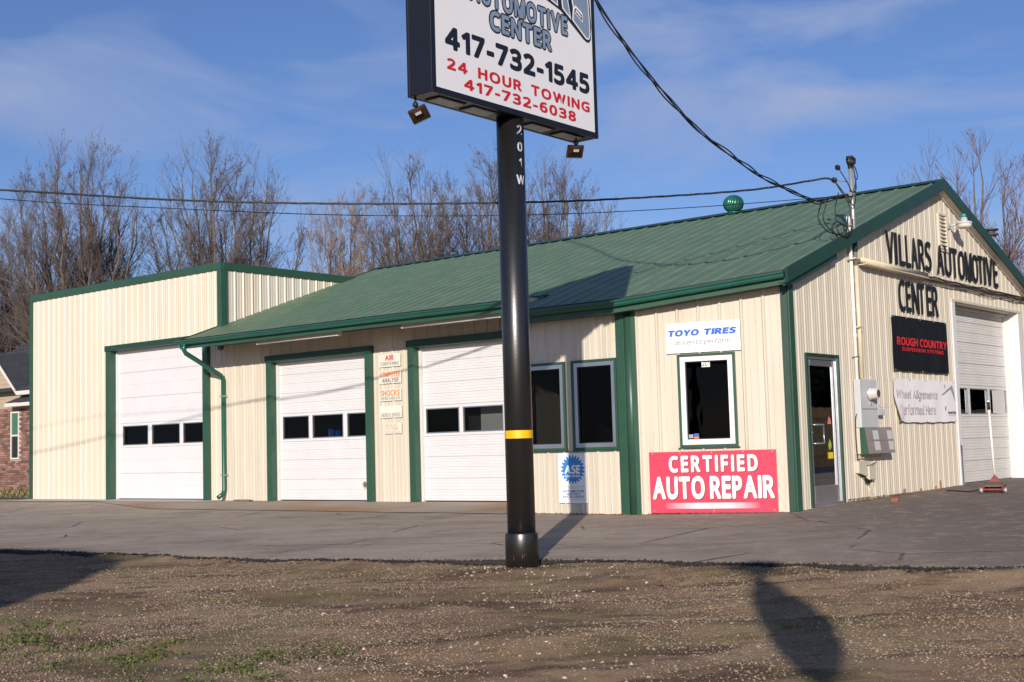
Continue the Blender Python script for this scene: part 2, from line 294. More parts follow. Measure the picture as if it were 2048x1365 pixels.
class MB:
    def __init__(s,T=None): s.v=[];s.f=[];s.T=T or Matrix()
    def add(s,vs,fs):
        n=len(s.v); s.v+= [tuple(s.T@Vector(p)) for p in vs]; s.f+=[tuple(n+i for i in f) for f in fs]; return s
    def box(s,x0,x1,y0,y1,z0,z1):
        return s.add([(x0,y0,z0),(x1,y0,z0),(x1,y1,z0),(x0,y1,z0),(x0,y0,z1),(x1,y0,z1),(x1,y1,z1),(x0,y1,z1)],[(0,3,2,1),(4,5,6,7),(0,1,5,4),(1,2,6,5),(2,3,7,6),(3,0,4,7)])
    def ring(s,x0,x1,z0,z1,w,y0,y1,wb=None):
        wb=wb or w
        o=[(x0,z0),(x1,z0),(x1,z1),(x0,z1)]; i=[(x0+w,z0+wb),(x1-w,z0+wb),(x1-w,z1-w),(x0+w,z1-w)]
        vs=[(x,y0,z) for x,z in o+i]+[(x,y1,z) for x,z in o+i]
        fs=[]
        for k in range(4):
            j=(k+1)%4
            fs+=[(k,j,4+j,4+k),(8+k,12+k,12+j,8+j),(k,8+k,8+j,j),(4+k,4+j,12+j,12+k)]
        return s.add(vs,fs)
    def prism(s,poly,y0,y1):     # poly in x,z extruded along y
        n=len(poly)
        s.add([(x,y0,z) for x,z in poly]+[(x,y1,z) for x,z in poly],[tuple(range(n)),tuple(range(2*n-1,n-1,-1))]+[(k,n+k,n+(k+1)%n,(k+1)%n) for k in range(n)]); return s
    def tube(s,pts,r,n=8,cap=True,r1=None):
        pts=[Vector(p) for p in pts]; m=len(pts); vs=[];fs=[]
        u=None
        for i,p in enumerate(pts):
            d=(pts[min(i+1,m-1)]-pts[max(i-1,0)]).normalized()
            if u is None: u=d.orthogonal().normalized()
            else:
                u=(u-d*u.dot(d)); u=u.normalized() if u.length>1e-6 else d.orthogonal().normalized()
            v=d.cross(u); rr=r if r1 is None else r+(r1-r)*i/(m-1)
            if isinstance(r,(list,tuple)): rr=r[i]
            for k in range(n):
                t=2*math.pi*k/n; vs.append(tuple(p+u*math.cos(t)*rr+v*math.sin(t)*rr))
        for i in range(m-1):
            for k in range(n): fs.append((i*n+k,i*n+(k+1)%n,(i+1)*n+(k+1)%n,(i+1)*n+k))
        if cap: fs+=[tuple(range(n-1,-1,-1)),tuple((m-1)*n+k for k in range(n))]
        return s.add(vs,fs)
    def lathe(s,prof,c=(0,0,0),n=24,axis='Z'):
        vs=[];fs=[];m=len(prof)
        for r,h in prof:
            for k in range(n):
                t=2*math.pi*k/n; a,b=r*math.cos(t),r*math.sin(t)
                vs.append((c[0]+a,c[1]+b,c[2]+h) if axis=='Z' else (c[0]+a,c[1]+h,c[2]+b))
        for i in range(m-1):
            for k in range(n): fs.append((i*n+k,i*n+(k+1)%n,(i+1)*n+(k+1)%n,(i+1)*n+k))
        fs+=[tuple(range(n-1,-1,-1)),tuple((m-1)*n+k for k in range(n))]
        return s.add(vs,fs)
    def build(s,name,m,parent=None,loc=None,rotz=0,smooth=False,bevel=0):
        if name in SPLIT:
            par=list(range(len(s.v)))
            def fd(i):
                while par[i]!=i: par[i]=par[par[i]]; i=par[i]
                return i
            for f in s.f:
                for i in f[1:]: par[fd(i)]=fd(f[0])
            roots={}
            for f in s.f: roots.setdefault(fd(f[0]),[]).append(f)
            if len(roots)>1:
                o=None
                for fl in roots.values():
                    used=sorted({i for f in fl for i in f}); mp_={j:k for k,j in enumerate(used)}
                    q=MB(); q.v=[s.v[i] for i in used]; q.f=[tuple(mp_[i] for i in f) for f in fl]; o=q._b(name,m,parent,loc,rotz,smooth,bevel)
                return o
        return s._b(name,m,parent,loc,rotz,smooth,bevel)
    def _b(s,name,m,parent=None,loc=None,rotz=0,smooth=False,bevel=0):
        me=bpy.data.meshes.new(name); me.from_pydata(s.v,[],s.f); me.materials.append(MT[m] if isinstance(m,str) else m); 
        
        if len(s.f)>1: bm=bmesh.new(); bm.from_mesh(me); bmesh.ops.recalc_face_normals(bm,faces=bm.faces); bm.to_mesh(me); bm.free()
        if smooth: me.polygons.foreach_set('use_smooth',[True]*len(me.polygons))
        me.update(); o=link(name,me,parent,loc,rotz)
        if bevel:
            b=o.modifiers.new('bevel','BEVEL'); b.width=bevel; b.segments=2; b.limit_method='ANGLE'
        return o
def npmesh(name,V,Fq,m,parent=None,smooth=False):
    V=np.asarray(V,np.float32); Fq=np.asarray(Fq,np.int32); k=Fq.shape[1]
    me=bpy.data.meshes.new(name); me.vertices.add(len(V)); me.vertices.foreach_set('co',V.ravel())
    me.loops.add(Fq.size); me.loops.foreach_set('vertex_index',Fq.ravel())
    me.polygons.add(len(Fq)); me.polygons.foreach_set('loop_start',np.arange(0,Fq.size,k,dtype=np.int32)); me.polygons.foreach_set('loop_total',np.full(len(Fq),k,np.int32))
    me.update(); me.validate(); me.materials.append(MT[m] if isinstance(m,str) else m)
    if smooth: me.polygons.foreach_set('use_smooth',[True]*len(me.polygons))
    return link(name,me,parent)
# ------------------------------------------------------------------ glyphs
_gl={}
# letter outlines (closed polygons, 672 units = cap height), filled and emboldened at run time
GLYPHS={"&":[[261,-9,201,-4,150,12,107,39,75,75,56,120,50,175,54,220,67,259,89,291,118,319,153,347,195,372,139,445,124,472,116,502,113,535,118,578,134,614,159,643,194,665,236,677,286,682,332,677,372,665,405,644,429,615,444,579,448,537,444,499,432,466,410,436,383,410,351,384,314,361,496,186,511,207,524,229,535,253,561,336,645,336,634,296,622,259,607,224,591,191,571,161,549,134,686,0,574,0,493,79,462,54,429,33,394,15,355,1,311,-7],[263,410,297,431,323,451,343,471,356,491,364,513,367,537,364,558,357,577,344,592,327,604,307,612,283,614,258,612,237,605,219,593,205,578,196,559,194,536,196,514,202,493,212,473,225,454,242,432],[264,64,302,66,337,73,368,84,395,98,419,113,440,131,244,321,213,300,187,280,165,260,149,237,140,209,136,178,140,146,152,118,171,95,197,78,228,67]],"-":[[38,215,38,289,265,289,265,215]],"0":[[268,-9,225,-6,187,5,153,24,124,49,100,82,81,122,66,167,55,218,48,274,46,337,47,379,50,419,54,456,60,491,68,523,86,570,110,609,139,641,175,663,218,677,268,682,311,678,349,667,383,649,412,624,436,591,456,552,472,507,483,456,490,399,492,337,491,295,488,255,484,218,477,183,469,151,451,103,427,64,398,32,362,9,318,-5],[268,61,313,69,349,91,376,129,387,159,396,195,403,237,407,284,408,337,407,389,403,435,396,477,387,512,376,543,349,581,313,604,268,611,222,604,186,581,160,543,149,512,140,477,134,435,130,389,129,337,130,284,134,237,140,196,149,160,160,130,186,92,222,69]],"1":[[253,0,253,469,254,534,257,585,229,560,198,533,127,475,84,530,265,671,334,671,334,0]],"2":[[45,0,45,69,221,246,307,337,328,363,345,389,359,414,369,440,375,468,377,497,373,531,362,559,344,582,320,597,291,607,259,610,227,608,199,603,173,593,148,581,122,565,97,546,53,602,80,623,111,641,143,658,179,670,217,678,259,681,317,675,366,660,407,633,437,598,456,554,462,502,459,468,452,435,440,404,424,373,404,343,380,313,353,282,323,250,290,217,149,79,149,75,489,75,489,0]],"3":[[227,-9,192,-9,160,-6,129,-1,99,5,70,15,42,27,42,104,71,92,102,81,134,72,166,65,197,61,228,60,282,64,326,76,358,95,380,122,393,154,398,193,392,231,376,261,348,283,311,299,265,308,210,311,145,311,145,382,211,382,261,386,303,397,336,417,360,442,374,473,379,509,375,539,364,564,346,584,321,599,292,608,257,611,222,609,191,604,164,595,138,584,113,570,87,555,46,611,72,629,101,645,135,660,172,672,212,678,256,681,320,676,372,660,412,634,441,600,458,560,464,514,459,472,447,436,426,407,398,383,364,365,324,354,324,350,374,340,414,323,445,299,467,269,480,233,484,191,481,153,472,119,457,87,435,59,407,35,373,16,331,2,283,-7]],"4":[[341,0,341,152,20,152,20,223,336,675,421,675,421,227,519,227,519,152,421,152,421,0],[101,227,341,227,341,438,343,521,346,587,342,587,323,548,302,513]],"5":[[233,-9,199,-8,167,-5,136,0,107,7,82,16,59,27,59,105,83,93,111,82,142,73,173,66,204,62,234,61,280,65,320,77,354,96,379,124,395,161,400,206,395,246,382,280,359,307,327,327,284,338,231,342,171,338,117,328,75,354,101,671,437,671,437,596,171,596,155,401,198,408,259,412,298,410,335,404,367,393,397,379,423,360,457,321,477,272,484,214,482,174,474,138,460,105,442,76,418,50,389,29,357,12,320,0,278,-7]],"6":[[280,-9,239,-6,200,5,165,23,132,48,105,80,82,120,71,148,63,179,57,212,53,248,52,287,53,335,57,382,64,429,75,474,91,517,110,556,136,592,167,622,204,647,248,666,300,677,359,681,403,679,442,672,442,602,404,610,361,613,320,611,284,603,253,591,226,575,203,555,185,532,170,506,158,477,149,446,142,412,137,378,134,341,140,341,156,362,176,381,200,397,228,410,261,418,299,420,354,414,401,397,440,367,470,327,488,276,494,216,491,176,484,139,473,106,457,77,436,51,393,17,341,-3],[279,60,316,64,348,77,375,98,396,128,408,168,412,216,408,256,397,290,379,318,354,339,322,351,282,355,254,353,228,347,205,337,185,324,168,308,154,291,144,272,137,252,135,232,137,205,142,179,151,152,164,127,180,105,199,86,222,72,249,63]],"7":[[128,0,403,596,41,596,41,671,492,671,492,607,219,0]],"8":[[271,-9,230,-8,192,-2,159,8,130,21,104,38,72,74,53,118,46,171,48,200,55,227,65,251,80,273,97,292,117,309,138,325,161,339,185,351,154,371,127,394,102,419,83,448,72,482,68,521,71,554,79,583,94,608,114,630,137,648,165,662,197,672,231,679,268,681,323,676,372,662,413,639,444,608,463,568,469,520,467,494,461,471,452,449,439,430,423,412,405,396,341,355,368,342,393,327,417,311,438,293,456,274,471,253,482,230,489,203,491,174,484,121,464,77,431,40,387,13,333,-4],[272,387,303,402,330,419,354,437,373,459,384,486,387,517,384,546,373,570,354,589,330,603,301,611,267,614,235,611,206,603,182,589,163,570,152,546,149,517,150,495,156,476,165,459,177,444,192,431,210,419],[269,56,311,60,346,71,374,89,394,113,406,141,410,173,406,204,393,231,371,254,343,275,309,294,269,311,254,317,216,298,184,278,159,256,141,231,131,203,127,170,131,139,142,112,162,89,189,71,225,60]],"9":[[181,-9,137,-7,96,0,96,71,121,64,149,60,179,58,220,61,256,68,287,80,314,96,337,116,355,139,371,165,383,194,392,225,399,259,403,293,405,329,400,329,384,309,364,290,340,274,311,261,278,254,240,251,186,257,139,275,100,304,71,344,53,394,47,454,50,499,59,539,74,575,94,607,119,633,149,653,182,669,220,678,261,681,303,677,341,666,377,648,409,623,436,590,459,551,470,523,478,493,484,459,488,423,489,385,488,337,483,289,476,242,465,197,450,155,430,115,405,80,374,50,336,24,292,6,240,-6],[258,316,286,318,312,324,336,334,356,348,373,363,387,381,397,400,403,419,405,439,403,466,398,493,389,519,377,544,361,566,341,585,318,599,292,608,261,611,225,607,193,594,166,573,145,542,133,503,129,455,132,415,143,381,160,353,185,332,218,320]],"A":[[0,0,262,674,338,674,600,0,512,0,432,208,165,208,86,0],[194,283,406,283,331,486,322,513,309,554,299,587,284,530,270,486]],"B":[[91,0,91,671,283,671,331,670,374,665,412,658,445,648,473,634,509,603,531,560,538,505,534,468,523,435,505,407,480,384,448,367,410,356,410,352,437,346,463,338,487,327,508,314,526,297,541,276,552,252,558,224,560,191,553,135,533,88,498,50,471,32,441,18,406,8,369,2,327,0],[176,385,300,385,352,389,391,398,418,413,436,435,447,462,450,496,446,529,433,555,411,575,380,588,339,596,287,599,176,599],[176,71,311,71,365,75,406,87,435,106,455,132,466,162,470,197,466,230,454,259,434,283,403,301,360,311,305,315,176,315]],"C":[[366,-9,326,-8,289,-3,255,6,223,18,195,33,153,65,118,105,92,153,79,186,70,220,63,257,59,296,57,337,59,376,63,414,71,450,81,484,94,516,123,564,160,604,204,637,234,653,267,665,302,674,340,679,380,681,421,679,460,674,498,667,532,655,565,641,531,570,462,595,436,601,408,605,379,606,338,604,300,595,266,580,235,560,209,534,186,503,169,468,157,428,149,384,147,336,149,288,156,244,167,204,184,169,204,138,230,112,260,91,295,77,334,68,378,65,407,66,435,68,462,72,539,91,539,18,513,9,488,2,461,-3,433,-6,401,-9]],"D":[[91,0,91,671,298,671,338,670,375,665,410,658,443,647,474,634,520,605,558,568,589,523,603,493,614,459,623,423,627,384,629,342,625,278,614,220,596,168,570,124,536,86,496,55,451,31,399,14,342,3,278,0],[176,72,267,72,365,83,442,115,496,169,529,243,540,339,537,390,529,435,516,475,497,509,473,536,445,559,412,576,374,589,332,596,286,599,176,599]],"E":[[91,0,91,671,466,671,466,597,176,597,176,387,449,387,449,314,176,314,176,74,466,74,466,0]],"F":[[91,0,91,671,466,671,466,597,176,597,176,359,448,359,448,285,176,285,176,0]],"G":[[379,-9,338,-8,301,-3,266,6,233,17,203,32,159,64,123,104,94,152,81,184,71,218,63,255,59,294,57,336,59,377,64,415,72,452,84,486,99,518,117,548,138,574,161,598,188,619,218,638,250,653,285,665,322,674,363,679,405,681,442,680,478,676,512,670,545,663,576,653,606,641,574,568,549,578,522,587,493,595,463,601,432,605,401,606,355,604,313,595,275,580,242,560,213,534,189,503,170,468,156,428,148,384,146,336,149,284,157,237,172,194,192,156,219,124,253,98,294,79,342,68,399,64,474,69,530,80,530,279,383,279,383,354,615,354,615,25,578,15,542,6,505,-1,466,-6,424,-8]],"H":[[91,0,91,671,176,671,176,387,520,387,520,671,605,671,605,0,520,0,520,313,176,313,176,0]],"I":[[0,0,88,0,88,672,0,672]],"K":[[91,0,91,671,176,671,176,340,234,404,291,468,473,671,572,671,306,379,582,0,482,0,244,321,176,260,176,0]],"L":[[91,0,91,671,176,671,176,75,469,75,469,0]],"M":[[91,0,91,671,216,671,423,121,427,121,637,671,762,671,762,0,678,0,678,413,680,510,684,588,681,588,457,0,387,0,166,589,163,589,167,510,169,407,169,0]],"N":[[91,0,91,671,189,671,547,116,551,116,549,161,546,227,544,292,544,671,623,671,623,0,525,0,165,558,162,558,167,476,169,375,169,0]],"O":[[368,-9,327,-8,290,-2,255,6,223,18,194,34,152,67,118,107,91,155,79,187,70,222,63,258,59,297,57,338,59,378,63,416,70,452,79,486,91,518,118,566,152,606,194,638,223,654,255,666,290,675,328,680,369,682,408,680,444,675,478,666,509,654,538,639,580,606,614,566,642,519,654,486,664,452,671,416,676,377,677,337,676,296,671,257,664,221,654,187,642,155,614,107,580,66,538,34,509,18,478,6,444,-2,407,-8],[368,64,411,67,449,76,483,90,511,111,535,137,554,168,569,204,579,244,586,288,588,337,586,385,579,429,569,469,554,504,535,535,511,561,483,581,450,596,412,605,369,607,325,605,287,596,254,581,225,561,201,535,181,504,166,469,155,429,149,385,147,337,149,288,155,244,166,204,181,168,200,137,224,111,253,90,286,76,325,67]],"P":[[91,0,91,671,269,671,319,669,363,663,401,653,434,638,461,620,494,580,514,532,521,474,518,438,510,403,496,370,476,340,448,314,412,291,368,275,315,265,253,261,176,261,176,0],[176,334,244,334,302,337,350,348,386,365,413,390,428,425,433,470,429,510,415,542,392,567,359,585,316,595,261,599,176,599]],"Q":[[521,-160,391,-8,378,-9,368,-9,327,-8,290,-2,255,6,223,18,194,34,152,67,118,107,91,155,79,187,70,222,63,258,59,297,57,338,59,378,63,416,70,452,79,486,91,518,118,566,152,606,194,638,223,654,255,666,290,675,328,680,369,682,408,680,444,675,478,666,509,654,538,639,580,606,614,566,642,519,654,486,664,452,671,416,676,377,677,337,675,289,669,244,659,202,645,163,628,127,606,94,581,66,551,42,518,23,481,8,642,-160],[368,64,411,67,449,76,483,90,511,111,535,137,554,168,569,204,579,244,586,288,588,337,586,385,579,429,569,469,554,504,535,535,511,561,483,581,450,596,412,605,369,607,325,605,287,596,254,581,225,561,201,535,181,504,166,469,155,429,149,385,147,337,149,288,155,244,166,204,181,168,200,137,224,111,253,90,286,76,325,67]],"R":[[91,0,91,671,276,671,324,669,366,664,403,654,435,641,461,624,494,587,514,539,521,480,519,447,512,417,501,391,487,369,470,350,451,334,430,321,409,310,386,301,571,0,472,0,309,277,176,277,176,0],[176,349,276,349,326,352,366,363,396,381,417,406,429,438,433,477,429,516,416,548,394,570,363,586,322,595,272,598,176,598]],"S":[[232,-9,196,-8,161,-6,128,-1,98,5,71,13,48,23,48,103,72,94,100,85,132,76,166,69,201,65,236,64,282,67,320,77,349,93,370,115,383,141,387,172,386,193,381,211,373,228,362,242,345,256,325,269,299,282,267,296,229,310,177,333,134,358,100,386,76,420,61,461,56,510,59,544,69,574,84,601,104,625,129,644,159,660,193,672,230,678,271,681,307,680,341,676,372,670,402,663,430,654,456,643,430,571,354,596,326,602,298,605,269,606,230,603,199,595,174,580,156,560,146,536,142,509,144,487,148,469,156,452,167,438,183,424,202,412,226,399,255,387,289,373,326,358,359,343,389,327,414,309,435,289,451,267,463,242,470,213,472,180,465,124,443,78,407,40,379,22,348,9,313,-1,274,-7]],"T":[[219,0,219,597,9,597,9,671,512,671,512,597,304,597,304,0]],"U":[[340,-9,293,-7,250,2,212,15,178,34,150,59,126,88,108,120,95,156,87,196,85,239,85,671,169,671,169,236,174,186,189,143,213,109,247,84,291,69,345,64,400,69,444,85,477,112,500,148,514,189,518,237,518,671,602,671,602,237,599,192,589,150,574,111,551,77,523,47,488,23,445,5,396,-6]],"V":[[240,0,0,671,88,671,240,241,265,163,282,94,299,164,324,243,475,671,564,671,324,0]],"W":[[189,0,11,671,100,671,204,261,223,178,236,102,250,181,272,266,390,671,478,671,601,263,623,177,637,102,651,177,670,262,774,671,862,671,684,0,598,0,467,440,452,495,440,543,433,573,424,520,401,437,275,0]],"X":[[4,0,227,350,18,671,112,671,276,408,442,671,531,671,323,352,547,0,451,0,274,291,93,0]],"Y":[[224,0,224,257,0,671,92,671,266,341,441,671,532,671,308,260,308,0]],"a":[[202,-9,159,-5,121,7,88,27,63,55,48,93,43,140,50,186,70,225,102,256,129,271,160,283,197,292,238,298,285,301,370,304,370,334,367,371,358,401,343,421,322,435,297,443,266,446,240,444,215,440,191,434,124,407,99,469,122,481,148,491,177,500,207,507,239,511,271,512,327,508,372,494,407,472,432,440,446,397,451,343,451,0,391,0,375,71,371,71,349,46,326,26,302,10,275,-1,242,-7],[221,57,261,61,297,73,327,93,351,120,365,157,370,201,370,246,295,244,239,239,196,228,165,213,145,193,133,169,129,139,132,113,140,93,155,77,174,66,196,60]],"b":[[319,-9,282,-7,249,0,222,12,199,28,179,45,163,64,156,64,139,0,80,0,80,715,163,715,163,541,161,481,158,437,163,437,179,457,199,475,222,491,249,503,282,510,319,512,377,505,428,483,470,447,490,418,506,384,517,345,524,301,527,252,524,203,517,158,506,119,490,85,469,56,427,20,377,-2],[307,59,348,65,382,81,408,109,426,147,437,195,441,253,436,322,419,375,392,413,354,436,305,444,257,439,220,423,194,398,176,361,166,314,163,255,163,251,166,194,176,146,193,109,219,81,257,65]],"c":[[282,-9,239,-6,200,3,163,18,131,39,104,68,81,102,65,144,55,193,52,249,55,307,66,358,83,401,106,436,134,464,167,486,204,501,244,510,288,513,313,512,338,510,362,505,420,486,395,417,342,433,286,441,232,433,191,410,161,372,143,319,137,250,141,194,153,148,173,110,202,84,237,67,281,62,308,63,332,66,354,71,412,91,412,18,356,-2,334,-6,309,-9]],"d":[[259,-9,200,-2,150,20,108,56,88,85,72,119,61,158,54,202,52,251,54,300,61,345,72,384,88,418,109,447,151,484,201,506,260,513,296,511,328,504,355,492,378,476,398,459,416,439,421,439,418,475,416,513,416,715,498,715,498,0,432,0,419,68,416,68,399,47,379,29,355,13,328,1,296,-7],[272,59,320,64,357,79,384,103,402,137,413,181,417,235,417,250,413,308,403,356,385,394,359,422,321,439,271,445,230,439,197,421,171,392,152,352,141,305,137,249,141,193,152,147,171,109,197,81,230,65]],"e":[[294,-9,248,-6,206,4,168,20,134,42,105,71,82,107,65,148,55,195,52,248,55,301,64,348,79,390,100,427,126,457,157,481,193,499,232,510,275,513,316,510,353,501,386,485,415,464,438,437,457,406,471,370,480,330,482,286,482,236,137,236,143,184,158,140,181,106,213,81,252,66,298,61,329,62,357,65,383,70,460,96,460,24,434,13,409,5,384,-1,357,-6,327,-9],[139,302,396,302,393,342,383,376,366,406,343,428,312,441,274,446,237,441,206,429,180,408,160,379,147,344]],"f":[[102,0,102,440,14,440,14,479,102,507,102,536,107,595,122,642,146,676,178,700,218,715,266,719,321,714,364,702,342,637,307,647,267,652,242,648,221,639,205,624,194,602,187,573,185,537,185,504,312,504,312,440,185,440,185,0]],"g":[[273,-226,230,-224,190,-221,154,-214,121,-205,91,-194,91,-118,122,-132,157,-143,194,-151,234,-155,277,-157,318,-153,352,-140,379,-119,400,-90,412,-56,417,-15,417,5,417,37,419,67,416,67,393,39,366,18,335,3,299,-6,260,-9,199,-2,148,21,107,59,87,89,72,123,61,161,54,204,52,251,54,297,61,339,72,378,87,412,107,442,148,482,199,505,259,513,291,511,321,505,348,495,374,480,396,461,417,437,421,437,433,504,498,504,498,-8,496,-50,490,-86,479,-119,463,-147,443,-171,419,-191,390,-206,355,-217,316,-223],[272,58,318,63,355,76,383,99,402,132,414,176,417,231,417,251,413,313,402,363,382,399,353,424,316,439,270,444,231,438,198,421,172,393,153,355,141,307,137,250,141,193,153,145,172,108,198,80,231,64]],"h":[[80,0,80,715,163,715,163,505,158,434,164,434,182,458,204,477,230,493,259,504,289,510,321,512,377,508,423,493,459,469,484,434,500,387,505,328,505,0,423,0,423,322,411,390,373,430,310,444,260,439,221,423,194,396,177,360,166,315,163,260,163,0]],"i":[[122,588,87,601,80,611,75,624,73,640,75,657,80,670,87,680,122,693,156,680,164,670,169,657,170,640,169,624,164,611,156,601],[80,0,80,504,163,504,163,0]],"l":[[80,0,80,715,163,715,163,0]],"m":[[80,0,80,504,147,504,159,435,164,435,181,459,202,479,227,494,254,505,283,511,312,513,356,510,394,500,425,483,449,459,466,429,471,429,490,455,513,476,540,493,570,504,601,511,633,513,685,509,728,494,761,470,784,434,798,387,803,328,803,0,721,0,721,324,710,391,676,431,619,444,574,439,539,425,514,401,496,369,486,328,482,278,482,0,401,0,401,324,389,391,355,431,297,444,252,439,216,423,192,397,176,361,166,316,163,261,163,0]],"n":[[80,0,80,504,147,504,159,435,164,435,182,459,205,479,231,494,261,505,291,511,322,513,378,509,423,494,459,470,484,434,500,387,505,328,505,0,423,0,423,322,411,390,373,430,310,444,260,439,222,423,195,397,177,361,166,316,163,261,163,0]],"o":[[283,-9,240,-6,200,4,164,21,132,45,104,74,82,110,65,152,55,200,52,253,54,301,62,344,74,382,92,416,115,446,142,470,172,489,207,503,244,511,286,513,330,510,370,500,407,483,439,459,466,430,488,394,505,353,515,306,518,253,516,205,508,162,495,123,477,89,455,59,427,35,397,15,362,2,324,-7],[285,59,331,65,368,82,397,111,417,150,429,198,433,253,429,308,417,355,397,393,368,421,331,438,284,444,237,438,200,421,172,393,153,355,141,308,137,253,141,198,153,150,173,111,201,82,238,65]],"p":[[80,-226,80,504,148,504,159,435,163,435,179,456,199,475,222,491,249,503,282,511,320,513,378,506,428,485,470,448,490,420,506,386,517,347,524,303,527,253,524,204,517,160,506,121,490,87,470,57,428,20,377,-2,319,-9,282,-7,250,0,222,13,199,28,179,45,163,64,157,64,161,24,163,-19,163,-226],[307,59,335,62,361,71,382,85,400,104,415,127,426,154,434,184,439,218,441,254,437,308,426,354,408,392,381,421,347,438,305,444,258,439,222,425,196,401,178,367,167,323,163,269,163,253,166,196,176,148,193,110,219,82,257,65]],"r":[[80,0,80,504,148,504,157,412,161,412,179,438,200,462,224,483,251,500,281,510,315,513,346,512,374,508,364,432,337,436,309,438,284,436,260,429,237,417,216,401,198,381,183,358,172,331,165,301,163,269,163,0]],"s":[[207,-9,173,-8,143,-6,116,-1,92,5,69,13,49,23,49,98,122,70,150,63,179,59,209,57,247,60,277,66,300,78,316,93,325,111,328,132,318,165,281,196,204,229,120,267,99,280,81,295,67,312,56,331,50,354,48,380,54,419,71,452,100,479,139,498,184,509,237,513,267,512,296,509,323,504,349,498,374,489,398,480,370,414,303,436,279,441,256,445,231,446,200,444,174,438,154,429,139,417,130,402,127,385,139,349,180,321,257,289,287,277,314,264,338,252,359,238,377,223,390,206,400,187,406,165,408,139,402,94,384,57,354,28,313,7,264,-5]],"t":[[234,-9,208,-8,184,-3,161,4,140,16,122,31,107,52,96,77,89,109,87,147,87,440,15,440,15,480,87,512,120,620,169,620,169,504,315,504,315,440,169,440,169,149,172,121,179,98,191,80,207,68,226,61,248,58,287,62,319,69,319,6,281,-5]],"u":[[258,-9,202,-5,156,10,120,34,95,69,79,116,74,174,74,504,158,504,158,180,170,113,208,73,270,59,320,64,359,80,386,106,404,142,415,187,418,242,418,504,501,504,501,0,433,0,421,67,417,67,399,43,377,24,350,9,320,-1,290,-7]],"v":[[191,0,0,504,88,504,196,207,212,161,227,112,236,73,240,73,251,113,267,162,282,207,389,504,478,504,286,0]],"w":[[149,1,10,505,96,505,165,236,185,154,198,86,202,86,211,125,223,174,236,221,325,505,416,505,502,221,522,151,536,87,540,87,552,151,574,236,644,505,729,505,589,1,492,1,405,285,384,361,370,418,367,418,354,361,333,284,243,1]],"y":[[79,-226,39,-223,10,-218,10,-152,35,-156,66,-158,93,-155,116,-147,135,-134,152,-115,166,-94,178,-69,204,-2,1,504,89,504,198,217,224,145,241,80,244,80,262,142,288,218,390,504,480,504,262,-70,243,-114,220,-152,194,-183,163,-207,124,-221]],"\u00ae":[[89,0,89,671,475,671,475,0],[137,48,428,48,428,623,137,623]]}
def glyph(ch,off,ext):
    k=(ch,off,ext)
    if k in _gl: return _gl[k]
    cu=bpy.data.curves.new('tmp','CURVE'); cu.dimensions='2D'; cu.fill_mode='BOTH'; cu.offset=off; cu.extrude=ext
    for c in GLYPHS[ch]:
        sp=cu.splines.new('POLY'); n=len(c)//2; sp.points.add(n-1); sp.use_cyclic_u=True
        for i in range(n): sp.points[i].co=(c[2*i]/960,c[2*i+1]/960,0,1)
    o=bpy.data.objects.new('tmp',cu); C.objects.link(o); dg=bpy.context.evaluated_depsgraph_get(); dg.update()
    me=bpy.data.meshes.new_from_object(o.evaluated_get(dg)); vs=[tuple(v.co) for v in me.vertices]; fs=[tuple(p.vertices) for p in me.polygons]
    bpy.data.objects.remove(o); bpy.data.curves.remove(cu); bpy.data.meshes.remove(me)
    _gl[k]=(vs,fs); return _gl[k]
def text_mb(T,s,x0,x1,z0,z1,y=-.002,gap=.10,off=.025,depth=0,shear=0,space=.32,outline=0,jit=None,each=None,mono=0):
    # letters laid left to right, fitted to the box x0..x1 / z0..z1 ; outline grows them for a border layer
    items=[];x=0;lo=1e9;hi=-1e9
    for ch in s:
        if ch==' ': x+=space; continue
        c_=[q for k_ in GLYPHS[ch] for q in k_[0::2]]; a=min(c_)/960-off;b=max(c_)/960+off; d_=[q for k_ in GLYPHS[ch] for q in k_[1::2]]; lo=min(lo,min(d_)/960-off); hi=max(hi,max(d_)/960+off)
        items.append((ch,x-a)); x+=b-a+gap
    x-=gap; sx=(x1-x0-(z1-z0)*shear)/x; sz=(z1-z0)/(hi-lo)
    outs=[]; mb=MB(T)
    # heavy weights are built up from slightly shifted layers of the letter, 0.1 mm apart
    o0=min(off+outline,.018); R=off+outline-o0
    st=[(0,0)]+([(R*math.cos(k*math.pi/4),R*math.sin(k*math.pi/4)) for k in range(8)] if R>.003 else [])
    for ch,dx in items:
        vs,fs=glyph(ch,o0,.5 if depth else 0)
        e=MB(T) if each is not None else mb
        for i,(ax,az) in enumerate(st):
            pts=[]
            for v in vs:
                zz=z0+(v[1]+az-lo)*sz; xx=x0+(v[0]+ax+dx)*sx+(zz-z0)*shear
                yy=(y-(v[2]+.5)*depth if depth else y)-i*.0001
                pts.append((xx,yy,zz))
            e.add(pts,fs)
        if each is not None: outs.append(e)
    return outs if each is not None else mb
def text(T,s,x0,x1,z0,z1,m,parent,name='lettering',**k):
    return text_mb(T,s,x0,x1,z0,z1,**k).build(name,m,parent)
I4=Matrix()
